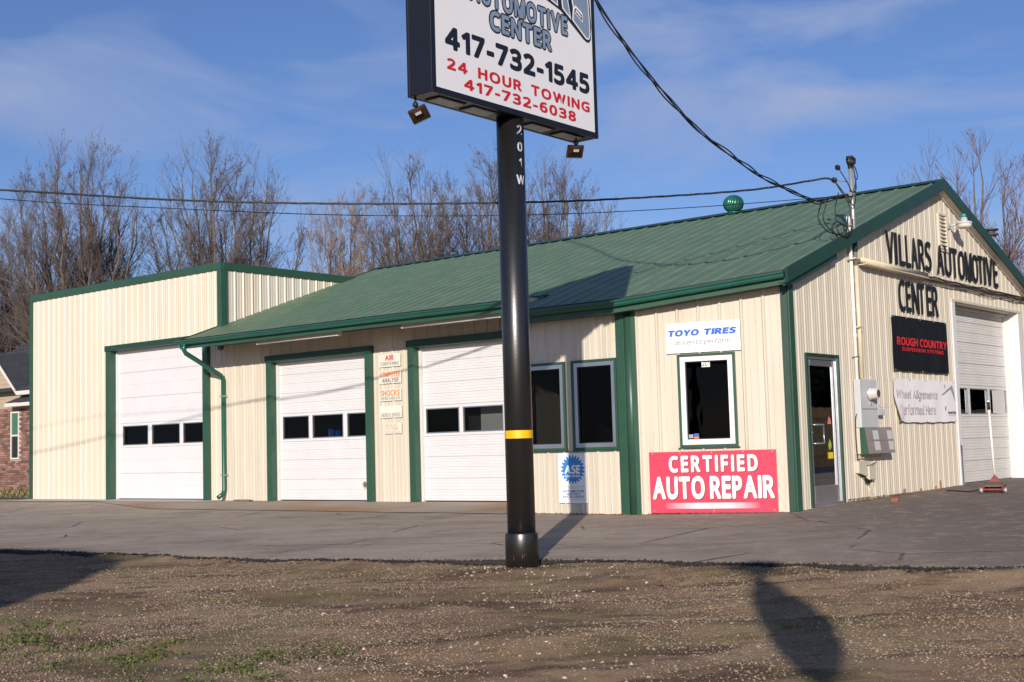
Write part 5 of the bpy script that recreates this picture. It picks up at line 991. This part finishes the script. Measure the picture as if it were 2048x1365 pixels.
# ================================================================== OVERHEAD WIRES
w1=[(-11.08,18.5,4.4),(-7.06,17.6,3.76),(-4.52,17.2,3.47),(-2.13,17.1,3.33),(.3,17.3,3.32),(1.99,17.8,3.44),(3.51,18.4,3.62),(4.41,18.8,3.80),(4.72,18.85,3.85),(4.87,18.9,3.83)]
w1=[(-26,19.5,6.2),(-17,18.3,4.8),(-13.7,17.9,4.33),(-10.3,17.75,4.0)]+w1[1:]
w2_=[(-26,20,6.0),(-17,19.3,4.95),(-11.2,18.7,4.33),(-7.18,17.9,3.7),(-4.6,17.5,3.41),(-2.17,17.4,3.23),(.3,17.6,3.2),(2.61,18.2,3.35),(5.10,19.1,3.63)]
w3=[(-3.,10,12.),(-.6,12.5,8.2),(.67,14.,5.72),(1.1,14.5,5.1),(1.43,14.8,4.7),(1.73,15.,4.36),(2.06,15.3,4.07),(2.41,15.7,3.84),(2.84,16.1,3.63),(3.33,16.7,3.47),(3.67,17.1,3.41),(4.12,17.6,3.34),(4.42,18.,3.34),(4.71,18.5,3.48),(5.10,19.0,3.62)]
def twist(name,label,ctrl,n,r,rad,pitch,m='cable',bulge=None):
    P=curve_pts(ctrl,24); t=thing(name,label,'cable',P[0]); O=P[0]; s=0
    S=[0]
    for i in range(1,len(P)): S.append(S[-1]+(P[i]-P[i-1]).length)
    for k in range(n):
        q=[]
        for i,p in enumerate(P):
            d=(P[min(i+1,len(P)-1)]-P[max(i-1,0)]).normalized(); u=d.cross(Vector((0,0,1))).normalized(); v=u.cross(d)
            a=2*math.pi*(S[i]/pitch+k/n); R=rad*(1 if not bulge else bulge(S[i],k)); q.append(p-O+u*math.cos(a)*R+v*math.sin(a)*R)
        MB().tube(q,r,6).build('strand',m,t,smooth=True)
    return t
twist('service_cable','thick twisted service cable sagging across the sky from the left to the mast',w1,3,.0075,.0085,1.1)
twist('phone_wire','thin single wire running just below the thick service cable',w2_,1,.0058,0,1,'rubber')
twist('cable_bundle','loose bundle of black wires dropping steeply from behind the pole sign to the mast',w3,3,.009,.02,1.6,'rubber',bulge=lambda s,k: .5+1.1*abs(math.sin(s*1.3+k*.9))**3)
# coil hanging over the roof
t=thing('wire_coil','tangled black spare wire coil hanging left of the mast above the roof','cable',(4.85,18.7,3.4))
c0=[(-.35,-.45,-.02),(-.40,-.45,-.25),(-.28,-.4,-.42),(-.12,-.3,-.46),(0.02,-.2,-.42),(.02,-.15,-.30),(-.08,-.2,-.27),(-.16,-.25,-.36),(-.05,-.2,-.50),(.08,-.1,-.40),(.16,.05,-.15)]
MB().tube(curve_pts(c0,8),.009,6).build('wire','rubber',t,smooth=True); MB().tube(curve_pts([(x+.07,y,z-.03+.02*math.sin(i)) for i,(x,y,z) in enumerate(c0)],8),.009,6).build('wire','rubber',t,smooth=True)
MB().tube(curve_pts([(.05,.1,.22),(-.02,.05,.0),(-.02,.05,-.18),(.06,.1,-.25)],8),.008,6).tube(curve_pts([(.15,.15,.18),(.22,.15,.0),(.2,.15,-.2),(.12,.1,-.26)],8),.008,6).build('wire','rubber',t,smooth=True)
# ================================================================== FLOOR JACK, DEBRIS
def at(a,g,dz=0): return Wp(a,g,float(zbase(g))+dz)
t=thing('floor_jack','red trolley jack with white upright handle in front of the right garage door','floor jack',at(1.30,3.95),R_(-24))
MB().box(-.15,-.12,-.30,.30,.03,.12).box(.12,.15,-.30,.30,.03,.12).build('side_frame','jackred',t,bevel=.01)
MB().add([(-.12,-.28,.10),(.12,-.28,.10),(.12,.18,.15),(-.12,.18,.15),(-.12,-.28,.115),(.12,-.28,.115),(.12,.18,.165),(-.12,.18,.165)],[(0,1,2,3),(4,7,6,5),(0,4,5,1),(1,5,6,2),(2,6,7,3),(3,7,4,0)]).build('cover_plate','wood',t)
MB().add([(-.10,.12,.14),(.10,.12,.14),(.10,.26,.14),(-.10,.26,.14),(0,.16,.27),(0,.22,.27)],[(0,1,4),(1,2,5,4),(2,3,5),(3,0,4,5)]).build('pivot','jackred',t)
MB().tube([(-.15,-.26,.055),(.15,-.26,.055)],.016,10).tube([(-.14,-.1,.08),(.14,-.1,.08)],.012,8).build('axle','jackred',t)
for x_ in (-.17,.17): MB().tube([(x_-.025,-.26,.045),(x_+.025,-.26,.045)],.042,16).build('wheel','galv',t,smooth=True)
for x_ in (-.15,.15): MB().tube([(x_-.015,.30,.035),(x_+.015,.30,.035)],.035,12).build('wheel','blackflat',t,smooth=True)
MB().tube([(0,.2,.22),(-.03,.24,1.26)],.017,10).build('handle','pvc',t,smooth=True); MB().tube([(-.03,.24,1.26),(-.033,.245,1.38)],.022,10).build('grip','blackflat',t,smooth=True)
MB().tube([(-.033,.245,1.38),(-.0335,.246,1.40)],.024,10).build('grip_end','pvc',t)
MB().tube(curve_pts([(-.2,-.05,.05),(-.35,.05,.02),(-.55,.35,.015),(-.75,.6,.015)],6),.010,6).build('air_hose','rubber',t,smooth=True)
t=thing('broken_brick','broken red brick lying on the asphalt by the gable wall','brick',at(.62,1.82,.0),ROTG+.4); MB().add([(-.17,-.05,0),(.15,-.06,0),(.17,.05,0),(-.15,.06,0),(-.14,-.045,.055),(.05,-.05,.06),(.15,.03,.03),(-.13,.05,.05)],[(0,3,2,1),(4,5,6,7),(0,1,5,4),(1,2,6,5),(2,3,7,6),(3,0,4,7)]).build('fragment','brickred',t)
# rust at foot of gable wall and debris along wall base
t=thing('wooden_scrap','strip of rotten wood lying against the wall beside the downspout','debris',at(-12.9,.78,.012),ROTA)
MB().prism([(0,0),(.5,0),(.6,.02),(.42,.035),(.05,.03)],-.04,.03).build('strip','wood',t)
for k,(g0,h_) in enumerate(((3.62,.10),(4.28,.08),(4.90,.09),(5.10,.17),(5.72,.06))):
    MB(FG).box(g0-.035,g0+.045,-.0255,-.0235,-.97,-.97+h_+.05).build('rust_patch',MT['orange2'] if 0 else mat('rust_stain_%d'%k,(.42,.24,.16),.8,var=.25,scale=20),shop)
rng=np.random.default_rng(5)
def octa(n,P,S,flat=.6,seed=0):
    rg=np.random.default_rng(seed); B_=np.array([[1,0,0],[-1,0,0],[0,1,0],[0,-1,0],[0,0,1],[0,0,-1]],float)
    F_=np.array([[0,2,4],[2,1,4],[1,3,4],[3,0,4],[2,0,5],[1,2,5],[3,1,5],[0,3,5]])
    V=B_[None]*rg.uniform(.6,1.25,(n,6,1)); V[:,:,2]*=flat; V+=rg.uniform(-.2,.2,(n,6,3))
    th=rg.uniform(0,6.28,n); c,s=np.cos(th),np.sin(th); X=V[:,:,0]*c[:,None]-V[:,:,1]*s[:,None]; Y=V[:,:,0]*s[:,None]+V[:,:,1]*c[:,None]
    V=np.stack([X,Y,V[:,:,2]],2)*S[:,None,None]+P[:,None,:]
    F=F_[None]+6*np.arange(n)[:,None,None]; return V.reshape(-1,3),F.reshape(-1,3)
def to_world(a,g,z): return np.stack([P1.x+a*Av.x+g*Gv.x,P1.y+a*Av.y+g*Gv.y,z],1)
def visible(a,g,m=1.1):
    P=to_world(a,g,0*a); return (P[:,1]>5.8)&(np.abs(P[:,0])<P[:,1]*.40*m+.5)
def stones(name,n,smin,smax,m,dens,seed,box=(-9,8,-12.3,-4.6),power=2.6,label=None):
    rg=np.random.default_rng(seed); a=rg.uniform(box[0],box[1],n*4); g=rg.uniform(box[2],box[3],n*4)
    k=visible(a,g)&(g<gedge(a)+.02); a,g=a[k],g[k]; k=rg.uniform(0,1,len(a))<dens(a,g); a,g=a[k][:n],g[k][:n]
    s=smin+(smax-smin)*rg.uniform(0,1,len(a))**power; z=zgrav(a,g)+s*.15
    V,F=octa(len(a),to_world(a,g,z),s,.62,seed); o=npmesh(name,V,F,m); tag(o,kind='stuff'); return o
poleA,poleG=AG(SX,SY)
tag(stones('gravel_stones',95000,.003,.012,'stone',lambda a,g: np.clip((fbm(a,g,.9,4,51)-.36)*4.2,.08,1),1),'brown grey gravel scattered over the dirt verge','gravel')
tag(stones('coarse_stones',1700,.008,.022,'stone',lambda a,g: np.clip((fbm(a,g,.8,4,52)-.5)*5+np.clip((a-3)*.15,0,.5),.02,1),2,power=2),'coarser gravel stones in bands across the verge','gravel')
def wd(a,g):
    d=np.hypot(a-poleA-.05,(g-poleG+.15)*1.15); p=np.clip(1.15-d/.85,0,1)**1.5
    for ca,cg,r in ((-2.06,-8.03,.8),(-.42,-10.04,.6),(2.0,-9.9,.9),(3.3,-9.4,.9),(1.6,-7.0,.8),(.6,-6.2,.8)): p=np.maximum(p,.22*np.clip(1.1-np.hypot(a-ca,g-cg)/r,0,1))
    return np.maximum(p,.003)
tag(stones('limestone_chips',5200,.006,.022,'stone_w',wd,3,power=1.8),'pale limestone chips heaped round the foot of the sign post','gravel')
# crumbs along the asphalt edge and on it
n=2600; a=rng.uniform(-9,7,n); g=gedge(a)+rng.uniform(-.12,.10,n)*rng.uniform(0,1,n); k=visible(a,g); a,g=a[k],g[k]; s=rng.uniform(.006,.022,len(a))
V,F=octa(len(a),to_world(a,g,np.where(g>gedge(a),zasph(a,g),zgrav(a,g)+.01)+s*.2),s,.6,9); tag(npmesh('edge_crumbs',V,F,'bitumen'),'crumbled asphalt pieces along the broken edge of the lot','rubble',kind='stuff')
n=5200; a=rng.uniform(-9,7,n); g=gedge(a)+np.abs(rng.normal(0,.16,n)); k=visible(a,g)&(rng.uniform(0,1,n)<np.clip(fbm(a,a*0,1.1,3,91)*2.4-.6,.08,1)); a,g=a[k],g[k]; s=rng.uniform(.003,.011,len(a))
V,F=octa(len(a),to_world(a,g,zasph(a,g)+s*.3),s,.6,19); tag(npmesh('spilled_gravel',V,F,'stone'),'gravel spilled over the broken asphalt edge','gravel',kind='stuff')
n=420; a=rng.uniform(-12,6,n); g=rng.uniform(-6,2.5,n); k=visible(a,g)&~((g>-.8)&(a<.05)&(a>-4.5))&~((g>.8)&(a<.05))&(g>gedge(a)+.05); a,g=a[k],g[k]; s=rng.uniform(.003,.008,len(a))
V,F=octa(len(a),to_world(a,g,zasph(a,g)+s*.3),s,.6,10); tag(npmesh('loose_grit',V,F,'stone_w'),'loose pale grit on the asphalt lot','gravel',kind='stuff')
# leaf litter / rust flakes along wall feet
def litter(name,n,fa,m,seed,label,smin=.008,smax=.028):
    rg=np.random.default_rng(seed); a,g,z=fa(rg,n); s=rg.uniform(smin,smax,n); V,F=octa(n,to_world(a,g,z+s*.2),s,.4,seed); tag(npmesh(name,V,F,m),label,'debris',kind='stuff')
litter('wall_foot_leaves',240,lambda r,n:(r.uniform(-4.3,-2.3,n),-.633-.04-r.uniform(0,.08,n),zbase(-.7)+np.zeros(n)),'leafdry',61,'dead leaves along the foot of the office wall')
def w2foot(r,n):
    x=r.uniform(.1,2.2,n); y=-.04-r.uniform(0,.07,n); q=[FB@Vector((xx,yy,0)) for xx,yy in zip(x,y)]; a=np.array([v.x for v in q]); g=np.array([v.y for v in q]); return a,g,zasph(a,g)
litter('wall_foot_grit',200,w2foot,'wood',62,'dark grit along the foot of the office wall behind the red sign')
litter('gable_foot_grit',420,lambda r,n:(.04+r.uniform(0,.10,n),r.uniform(1.5,6.2,n),zbase(4)+np.zeros(n)-.0),'wood',63,'dark grit and leaves along the foot of the gable wall')
# ------------------------------------------------------------------ grass
def blades(name,pts,h,wd_,m,seed,label,lean=.6):
    rg=np.random.default_rng(seed); n=len(pts); th=rg.uniform(0,6.28,n); hh=h*rg.uniform(.4,1.2,n); ww=wd_*rg.uniform(.6,1.3,n); ld=rg.uniform(0,6.28,n); ll=hh*lean*rg.uniform(0,1.2,n)
    dx,dy=np.cos(th)*ww,np.sin(th)*ww; ox,oy=np.cos(ld)*ll,np.sin(ld)*ll
    b=pts
    V=np.stack([b+np.stack([-dx,-dy,0*dx],1),b+np.stack([dx,dy,0*dx],1),b+np.stack([dx*.8+ox*.35,dy*.8+oy*.35,hh*.6],1),b+np.stack([-dx*.8+ox*.35,-dy*.8+oy*.35,hh*.6],1),b+np.stack([ox,oy,hh],1)],1)
    F3=np.array([[0,1,2],[0,2,3],[3,2,4]]); F=F3[None]+5*np.arange(n)[:,None,None]
    o=npmesh(name,V.reshape(-1,3),F.reshape(-1,3),m); tag(o,label,'grass',kind='stuff'); return o
def gpts(n,dens,seed,box):
    rg=np.random.default_rng(seed); a=rg.uniform(box[0],box[1],n*8); g=rg.uniform(box[2],box[3],n*8); k=visible(a,g)&(g<gedge(a)-.03); a,g=a[k],g[k]; k=rg.uniform(0,1,len(a))<dens(a,g); a,g=a[k][:n],g[k][:n]; return to_world(a,g,zgrav(a,g)-.002)
GP=[(1.35,-10.0,.50),(1.6,-10.6,.55),(.7,-10.7,.5),(-.6,-10.9,.6),(1.75,-10.75,.42),(1.08,-10.4,.40),(1.5,-11.05,.36),(-1.0,-10.55,.5),(-1.6,-10.15,.45),(-.2,-10.55,.35),(.3,-10.25,.3),(-2.0,-10.6,.5),(2.3,-10.9,.25),(.35,-11.1,.22)]
def gd_(a,g):
    p=0*a
    for ca,cg,r in GP: p=np.maximum(p,np.clip(1.2-np.hypot(a-ca,g-cg)/r,0,1)**1.3)
    return p*np.clip((fbm(a,g,.18,4,71)-.42)*4,0,1)
blades('grass_tufts',gpts(11000,gd_,81,(-4,4,-12.2,-9)),.024,.0028,'grass',82,'green grass tufts growing in the gravel at lower left')
blades('moss_sprouts',gpts(16000,lambda a,g: np.clip((fbm(a,g,.7,4,73)-.52)*5,0,1)*np.clip(1.3-np.hypot(a-poleA,(g-poleG+.7)*1.3)/3.0,.10,1),83,(-7,7,-12.2,-4.9)),.010,.004,'grass',84,'short moss and sprouts thinly covering the gravel')
blades('dry_stems',gpts(9000,lambda a,g: np.clip((fbm(a,g,.6,4,75)-.46)*4,.05,1),85,(-7,7,-12.2,-4.9)),.014,.0022,'grassdry',86,'short dry grass stems among the gravel')
# clover leaves in the tufts
p=gpts(5000,gd_,87,(-4,4,-12.2,-9)); rg=np.random.default_rng(4); n=len(p); s=rg.uniform(.006,.014,n); p[:,2]+=rg.uniform(.004,.032,n)
th=rg.uniform(0,6.28,n); tl=rg.uniform(-.6,.6,(n,2)); V=[]
for k in range(6):
    t_=th+k*math.pi/3; V.append(np.stack([p[:,0]+np.cos(t_)*s,p[:,1]+np.sin(t_)*s,p[:,2]+(np.cos(t_)*tl[:,0]+np.sin(t_)*tl[:,1])*s],1))
V=np.stack(V,1); F=(np.arange(6)[None]+6*np.arange(n)[:,None]); tag(npmesh('clover_leaves',V.reshape(-1,3),F,'grass'),'small round clover leaves among the grass tufts at lower left','grass',kind='stuff')
rg=np.random.default_rng(11)
lf_l=0
for a,g in ((2.55,-10.95),(1.9,-6.3),(4.0,-8.0)):
    q=Wp(a,g,float(zgrav(a,g))+.012); m_=MB().add([(-.045,0,0),(-.02,.028,.012),(.02,.03,.004),(.05,.0,.016),(.015,-.03,.0),(-.025,-.022,.014),(0,0,.004)],[(0,1,6),(1,2,6),(2,3,6),(3,4,6),(4,5,6),(5,0,6)])
    o=m_.build('dead_leaf','leafdry',None,q,rg.uniform(0,6)); tag(o,('curled brown leaf in the mud at the bottom edge','curled brown leaf on gravel right of the sign post','small brown leaf lying on the gravel at right')[lf_l],'leaf'); lf_l+=1
# ---- lawn grass by the house
rg=np.random.default_rng(90); n=7000; a=rg.uniform(-34,-20.9,n); g=rg.uniform(1.0,8,n); z=np.interp(g,[.9,1.6,4,9,500],[-.925,-.87,-.80,-.78,-.7]); blades('lawn_grass',to_world(a,g,z),.10,.012,'grassdry',91,'winter grass strip in front of the brick house')
# ================================================================== BRICK HOUSE
hs=thing('brick_house','brick house with dark shingle roof and tan siding gable beyond the workshop','house',(-14.79,37.0,0),A0)
MB().box(-5,6,.02,.3,-.9,1.50).build('wall_core','mortar',hs)
mb=MB(); z=-.86; r=0; rn=random.Random(4)
while z<1.47:
    x=-1.0+(.1 if r%2 else 0)
    while x<2.3:
        if not(.55<x+.1<1.06 and .02<z+.03<1.43): mb.box(x,x+.192,-.006+rn.uniform(-.003,.003),.02,z,z+.057)
        x+=.203
    z+=.067; r+=1
tag(mb.build('bricks','brick',hs),kind='stuff')
wd_=MB().ring(.58,1.03,.05,1.40,.045,-.02,.03).build('window','housewhite',hs); MB().box(.625,.985,-.012,.02,.70,.745).build('sash_rail','housewhite',wd_)
MB().add([(.625,.005,.745),(.985,.005,.745),(.985,.005,1.355),(.625,.005,1.355)],[(0,1,2,3)]).build('pane','blind',wd_); MB().add([(.625,.005,.095),(.985,.005,.095),(.985,.005,.70),(.625,.005,.70)],[(0,1,2,3)]).build('pane','darkpane',wd_)
# siding boards
for k in range(11):
    z=1.50+k*.14; z2=z+.14; xr=.08+(3.02-z2)/1.05*1.17+.0
    if z2>2.95: break
    xl=.08-(xr-.08)
    MB().add([(xl,-.012,z),(xr,-.012,z),(xr,.0,z2),(xl,.0,z2),(xl,.0,z),(xr,.0,z)],[(0,1,2,3),(0,4,5,1)]).build('siding_board','siding',hs)
MB().box(1.0,6,-.02,.02,1.50,1.96).build('side_wall','siding',hs)
for sx_ in (1,-1):
    P=[(.08,3.10),(.08+sx_*1.30,1.94),(.08+sx_*1.30,1.84),(.08,2.97)]
    MB().prism(P,-.30,-.26).build('rake_board','housewhite',hs)
    MB().add([(.08,-.30,3.12),(.08+sx_*1.32,-.30,1.94),(.08+sx_*1.32,2.2,1.94),(.08,2.2,3.12)],[(0,1,2,3)]).build('porch_roof','shingle',hs)
MB().box(1.36,6,-.30,-.25,1.84,1.95).build('eave_board','housewhite',hs)
MB().box(.85,6,-.36,-.10,1.52,1.62).build('cornice','housewhite',hs,bevel=.01); MB().add([(.85,-.36,1.63),(6,-.36,1.63),(6,0,1.84),(1.25,0,1.84)],[(0,1,2,3)]).build('cornice_roof','shingle',hs)
mb=MB(); rn=random.Random(6)
y=-.30; rows_=34
for k in range(rows_):
    f0,f1=k/rows_,(k+1)/rows_; y0,y1=-.30+5.2*f0,-.30+5.2*f1+.02; z0,z1=1.96+2.35*f0,1.96+2.35*f1; x=-6+rn.random()*.3
    while x<7:
        w_=.9 if x<-1.6 or x>3 else .30; mb.add([(x,y0,z0+.022),(x+w_-.01,y0,z0+.022),(x+w_-.01,y1,z1+.006),(x,y1,z1+.006),(x,y0,z0),(x+w_-.01,y0,z0)],[(0,1,2,3),(0,4,5,1)]); x+=w_
tag(mb.build('shingles','shingle',hs),kind='stuff')
MB().add([(-6,-.3,1.95),(7,-.3,1.95),(7,4.9,4.30),(-6,4.9,4.30)],[(0,1,2,3)]).add([(-6,4.9,4.30),(7,4.9,4.30),(7,10,1.9),(-6,10,1.9)],[(0,1,2,3)]).build('roof','shingle',hs)
MB().box(-5,6,.3,9.6,-.9,1.9).build('house_body','siding',hs)
# ================================================================== TREES
def make_tree(name,label,x,y,z0,H,halfw,seed,barkm,twigm,stems=10,dens=.88,buds=True,angle=.55,twig_r=.0062,group='bare trees behind the buildings'):
    rn=np.random.default_rng(seed); segs=[]; tips=[]
    def unit(v): return v/max(np.linalg.norm(v),1e-9)
    def side(d,an):
        ax=rn.normal(0,1,3); ax-=ax@d*d; ax=unit(ax); return unit(d*math.cos(an)+ax*math.sin(an))
    def shoot(p,d,L,r,lv):
        # one branch as a few bent pieces, with finer shoots leaving it on both sides
        n={1:6,2:4,3:3,4:2}[lv]; st=L/n; q=p.copy(); up=(.0,.07,.08,.07,.05)[lv]; k={1:1.45,2:1.25,3:.75,4:0}[lv]*dens
        for i in range(n):
            d=unit(d+rn.normal(0,.065,3)+np.array([0,0,up])); e=q+d*st
            r0=max(r*(1-.85*i/n),twig_r*.55); r1=max(r*(1-.85*(i+1)/n),twig_r*.5); segs.append((q,e,r0,r1,lv))
            if lv<4:
                for _ in range(rn.poisson(k)):
                    f=rn.uniform(0,1); shoot(q*(1-f)+e*f,side(d,rn.uniform(.28,.62)),L*(1-.5*(i+f)/n)*rn.uniform(.42,.72),max(r0*.55,twig_r*.6),lv+1)
            q=e
        tips.append((q,lv))
    th=.10*H; top=np.array([0,0,th]); segs.append((np.zeros(3),top,.026*H,.022*H,-1))
    ph=rn.uniform(0,6.28)
    for s_ in range(stems):
        az=ph+2.39996*s_; rho=halfw*math.sqrt((s_+.5)/stems)*rn.uniform(.80,1.02); zt=H*(1-.30*(rho/halfw)**2.4)*rn.uniform(.88,1.0)
        out=np.array([math.cos(az),math.sin(az),0]); A_=top; B_=top+out*rho*.30+np.array([0,0,.30*H]); D_=out*rho+np.array([0,0,zt]); C_=D_-np.array([0,0,.34*H])-out*rho*.22
        n=13; prev=A_; R=.0135*H*rn.uniform(.75,1.1)
        for i in range(1,n+1):
            t=i/n; q=A_*(1-t)**3+3*B_*t*(1-t)**2+3*C_*t*t*(1-t)+D_*t**3+rn.normal(0,.075,3)*(i<n)*min(1,H/8); d=unit(q-prev)
            r0=R*(1-.9*(i-1)/n); r1=max(R*(1-.9*i/n),twig_r*.6); segs.append((prev,q,r0,r1,0))
            if t>.18:
                for _ in range(rn.poisson(2.1*dens)):
                    f=rn.uniform(0,1); rem=1-t*.62; shoot(prev*(1-f)+q*f,side(d,rn.uniform(.28,.70)),H*.33*rem*rn.uniform(.6,1.15),max(r0*.45,twig_r),1 if rn.uniform()<.7 else 2)
            prev=q
        for _ in range(6): shoot(prev,side(d,rn.uniform(.1,.6)),H*.11*rn.uniform(.7,1.2),twig_r*1.2,3)
    P0=np.array([s[0] for s in segs]);P1_=np.array([s[1] for s in segs]);R0=np.array([s[2] for s in segs]);R1=np.array([s[3] for s in segs]);LV=np.array([s[4] for s in segs])
    sc3=np.ones(3)
    t=thing(name,label,'tree',(x,y,z0),0,group)
    def tubes(sel,nm,mm,ns):
        a,b,r0,r1=P0[sel],P1_[sel],R0[sel],R1[sel]; d=b-a; ln=np.linalg.norm(d,axis=1,keepdims=True); d/=np.maximum(ln,1e-6)
        ref=np.where(np.abs(d[:,2:3])>.9,np.array([[1.,0,0]]),np.array([[0,0,1.]])); u=np.cross(d,ref); u/=np.linalg.norm(u,axis=1,keepdims=True); v=np.cross(d,u)
        V=[]
        for q,r in ((a,r0),(b+d*.0,r1)):
            for k in range(ns):
                t_=2*math.pi*k/ns; V.append(q+(u*math.cos(t_)+v*math.sin(t_))*r[:,None])
        V=np.stack(V,1); n=len(a); F=np.array([[k,(k+1)%ns,ns+(k+1)%ns,ns+k] for k in range(ns)]); F=F[None]+2*ns*np.arange(n)[:,None,None]
        return npmesh(nm,V.reshape(-1,3),F.reshape(-1,4),mm,t,smooth=ns>3)
    tubes(LV<=0,'trunk',barkm,7)
    tubes(LV>0,'crown',twigm,3)
    if buds:
        T_=np.array([q for q,l in tips])*sc3; k=rn.uniform(0,1,len(T_))<.13; T_=T_[k]; s=rn.uniform(.012,.026,len(T_))*min(1,H/11); V,F=octa(len(T_),T_+rn.normal(0,.02,T_.shape),s,1.,seed); tag(npmesh('seed_clusters',V,F,'bud',t),kind='stuff')
    return t
def tree_at(px,ytop,hwpx,D,label,seed,name='bare_tree',**k):
    # px,ytop are used only to size the tree: horizontal offset and height at its own distance
    x=(px-1024)/2568*D; H=(894.5-.0283*(px-1024)-ytop)/2568*D+1.0
    make_tree(name,label,x,D,-1.0,H,hwpx/2568*D,seed,k.pop('bark','bark'),k.pop('twig','twig'),**k)
tree_at(-40,480,100,52,'low dark bare tree at the left edge above the brick house roof',101,stems=9,dens=1.15)
tree_at(160,300,158,48,'tall wide bare tree with fanned limbs, leftmost behind the workshop',102,stems=17)
tree_at(35,440,85,56,'thin bare tree between the house roof and the tallest left tree',109,stems=8,dens=.8)
tree_at(445,315,180,50,'broad rounded bare tree behind the right half of the workshop roofline',103,stems=19)
tree_at(680,402,98,47,'pale tan bare tree above the left end of the green roof',105,bark='bark_tan',twig='twig_tan',stems=13)
tree_at(775,430,50,54,'small tan bare tree low behind the left end of the roof ridge',115,bark='bark_tan',twig='twig_tan',dens=.8,stems=6)
tree_at(850,332,118,48,'tall bare tree left of the sign post with open dark limbs',106,stems=13,dens=.9)
tree_at(1000,318,98,50,'dense bare tree partly behind the sign post',107,stems=13)
tree_at(1130,312,95,51,'fan shaped bare tree right of the sign post',108,stems=13)
tree_at(1214,405,30,50,'small young bare tree at the right end of the tree row',110,dens=.7,stems=4)
tree_at(1975,262,115,38,'large sparse reddish tree behind the gable at the right edge',111,twig='twig_red',stems=8,dens=.62,buds=False,twig_r=.008)
tree_at(1872,300,48,44,'slender reddish tree just behind the roof peak',112,twig='twig_red',dens=.55,buds=False,stems=4)
tree_at(2130,310,95,42,'reddish bare tree cut by the right edge of the picture',113,twig='twig_red',dens=.6,buds=False,stems=7)
tree_at(1812,350,26,46,'small thin tree just over the roof ridge left of the peak',114,twig='twig_red',dens=.5,buds=False,stems=3)
# ================================================================== OUT OF FRAME SURROUNDINGS (seen in glass, or added to cast shadows)
fn=thing('board_fence','long wooden picket fence across the side lot, outside the picture to the right','fence',Wp(9.2,2,0),ROTG)
MB().box(0,50,.03,.07,-.5,-.42).box(0,50,.03,.07,.6,.68).build('rail','fence',fn)
pm=MB().add([(0,0,-.88),(.156,0,-.88),(.156,0,.86),(.118,0,.93),(.038,0,.93),(0,0,.86),(0,.02,-.88),(.156,.02,-.88),(.156,.02,.86),(.118,.02,.93),(.038,.02,.93),(0,.02,.86)],[(0,1,2,3,4,5),(11,10,9,8,7,6),(0,6,7,1),(1,7,8,2),(2,8,9,3),(3,9,10,4),(4,10,11,5),(5,11,6,0)]).build('picket','fence',fn)
for k in range(1,299):
    c=pm.copy(); C.objects.link(c); c.parent=fn; c.location=(k*.165,0,.02*math.sin(k*1.7))
make_tree('dense_evergreen','dark evergreen mass beyond the side fence, out of frame',*tuple(Wp(15,16,0))[:2],-1,8,4,201,'bark','grass',dens=.0,buds=False) if False else None
def hedge(name,label,a,g,r,h,seed):
    rg=np.random.default_rng(seed); n=5200; u=rg.normal(0,1,(n,3)); u/=np.linalg.norm(u,axis=1,keepdims=True); u*=(rg.uniform(.55,1,(n,1)))
    o=Wp(a,g,-1); P=np.stack([u[:,0]*r,u[:,1]*r,(u[:,2]*.5+.5)*h],1); t=thing(name,label,'tree',o,0,'evergreens beyond the side fence')
    V,F=octa(n,P,rg.uniform(.15,.35,n),.7,seed); npmesh('crown',V,F,mat('evergreen_%d'%seed,(.018,.028,.014),.9,var=.4),t); MB().tube([(0,0,0),(0,0,h*.5)],.2,8).build('trunk','bark',t)
for k,(a,g,r,h) in enumerate(((16,10,3.5,9),(17,16,4,11),(16.5,22,4,10),(17,28,4,11),(17,35,4.5,12),(18,43,5,12),(18,52,5.5,13),(19,62,6,13),(20,73,6.5,14))): hedge('evergreen_tree',('first','second','third','fourth','fifth','sixth','seventh','eighth','last')[k]+' dark evergreen along the side fence counted from the street',a,g,r,h,300+k)
# added unseen board, outline shaped to cast the shadow at lower left
t=thing('left_shadow_caster','unseen board added left of the viewpoint to cast the lower left shadow','sign',(0,-1.5,0),0)
MB().prism([(-6.6,2.55),(-6.74,3.17),(-6.88,3.52),(-7.15,4.0),(-8.3,4.5),(-9.6,4.72),(-14,5.0),(-14,2.5),(-8,2.5)],-.06,.06).build('panel','wood',t)
MB().box(-9.5,-9.3,-.08,.08,-1.4,2.5).box(-13,-12.8,-.08,.08,-1.4,2.5).build('post','wood',t)
# added unseen flag shaped to cast the shadow at lower right
t=thing('right_shadow_caster','unseen flag on a pole right of the viewpoint, out of frame','silhouette',(0,-2.0,0),0)
MB().prism([(.30,1.45),(.42,1.55),(.52,1.78),(.54,2.10),(.46,2.40),(.36,2.62),(.25,2.85),(.12,2.98),(.06,2.72),(.03,2.45),(.05,2.15),(.10,1.85),(.20,1.55)],-.008,.008).prism([(-.24,3.14),(.0,3.04),(.2,2.95),(.36,3.10),(.40,3.24),(.18,3.30),(-.02,3.24)],-.008,.008).build('cloth','banner',t)
MB().tube([(.36,0,-1.45),(.33,0,1.5),(.15,0,2.9),(.1,0,3.1)],.022,8).build('pole','galv',t)
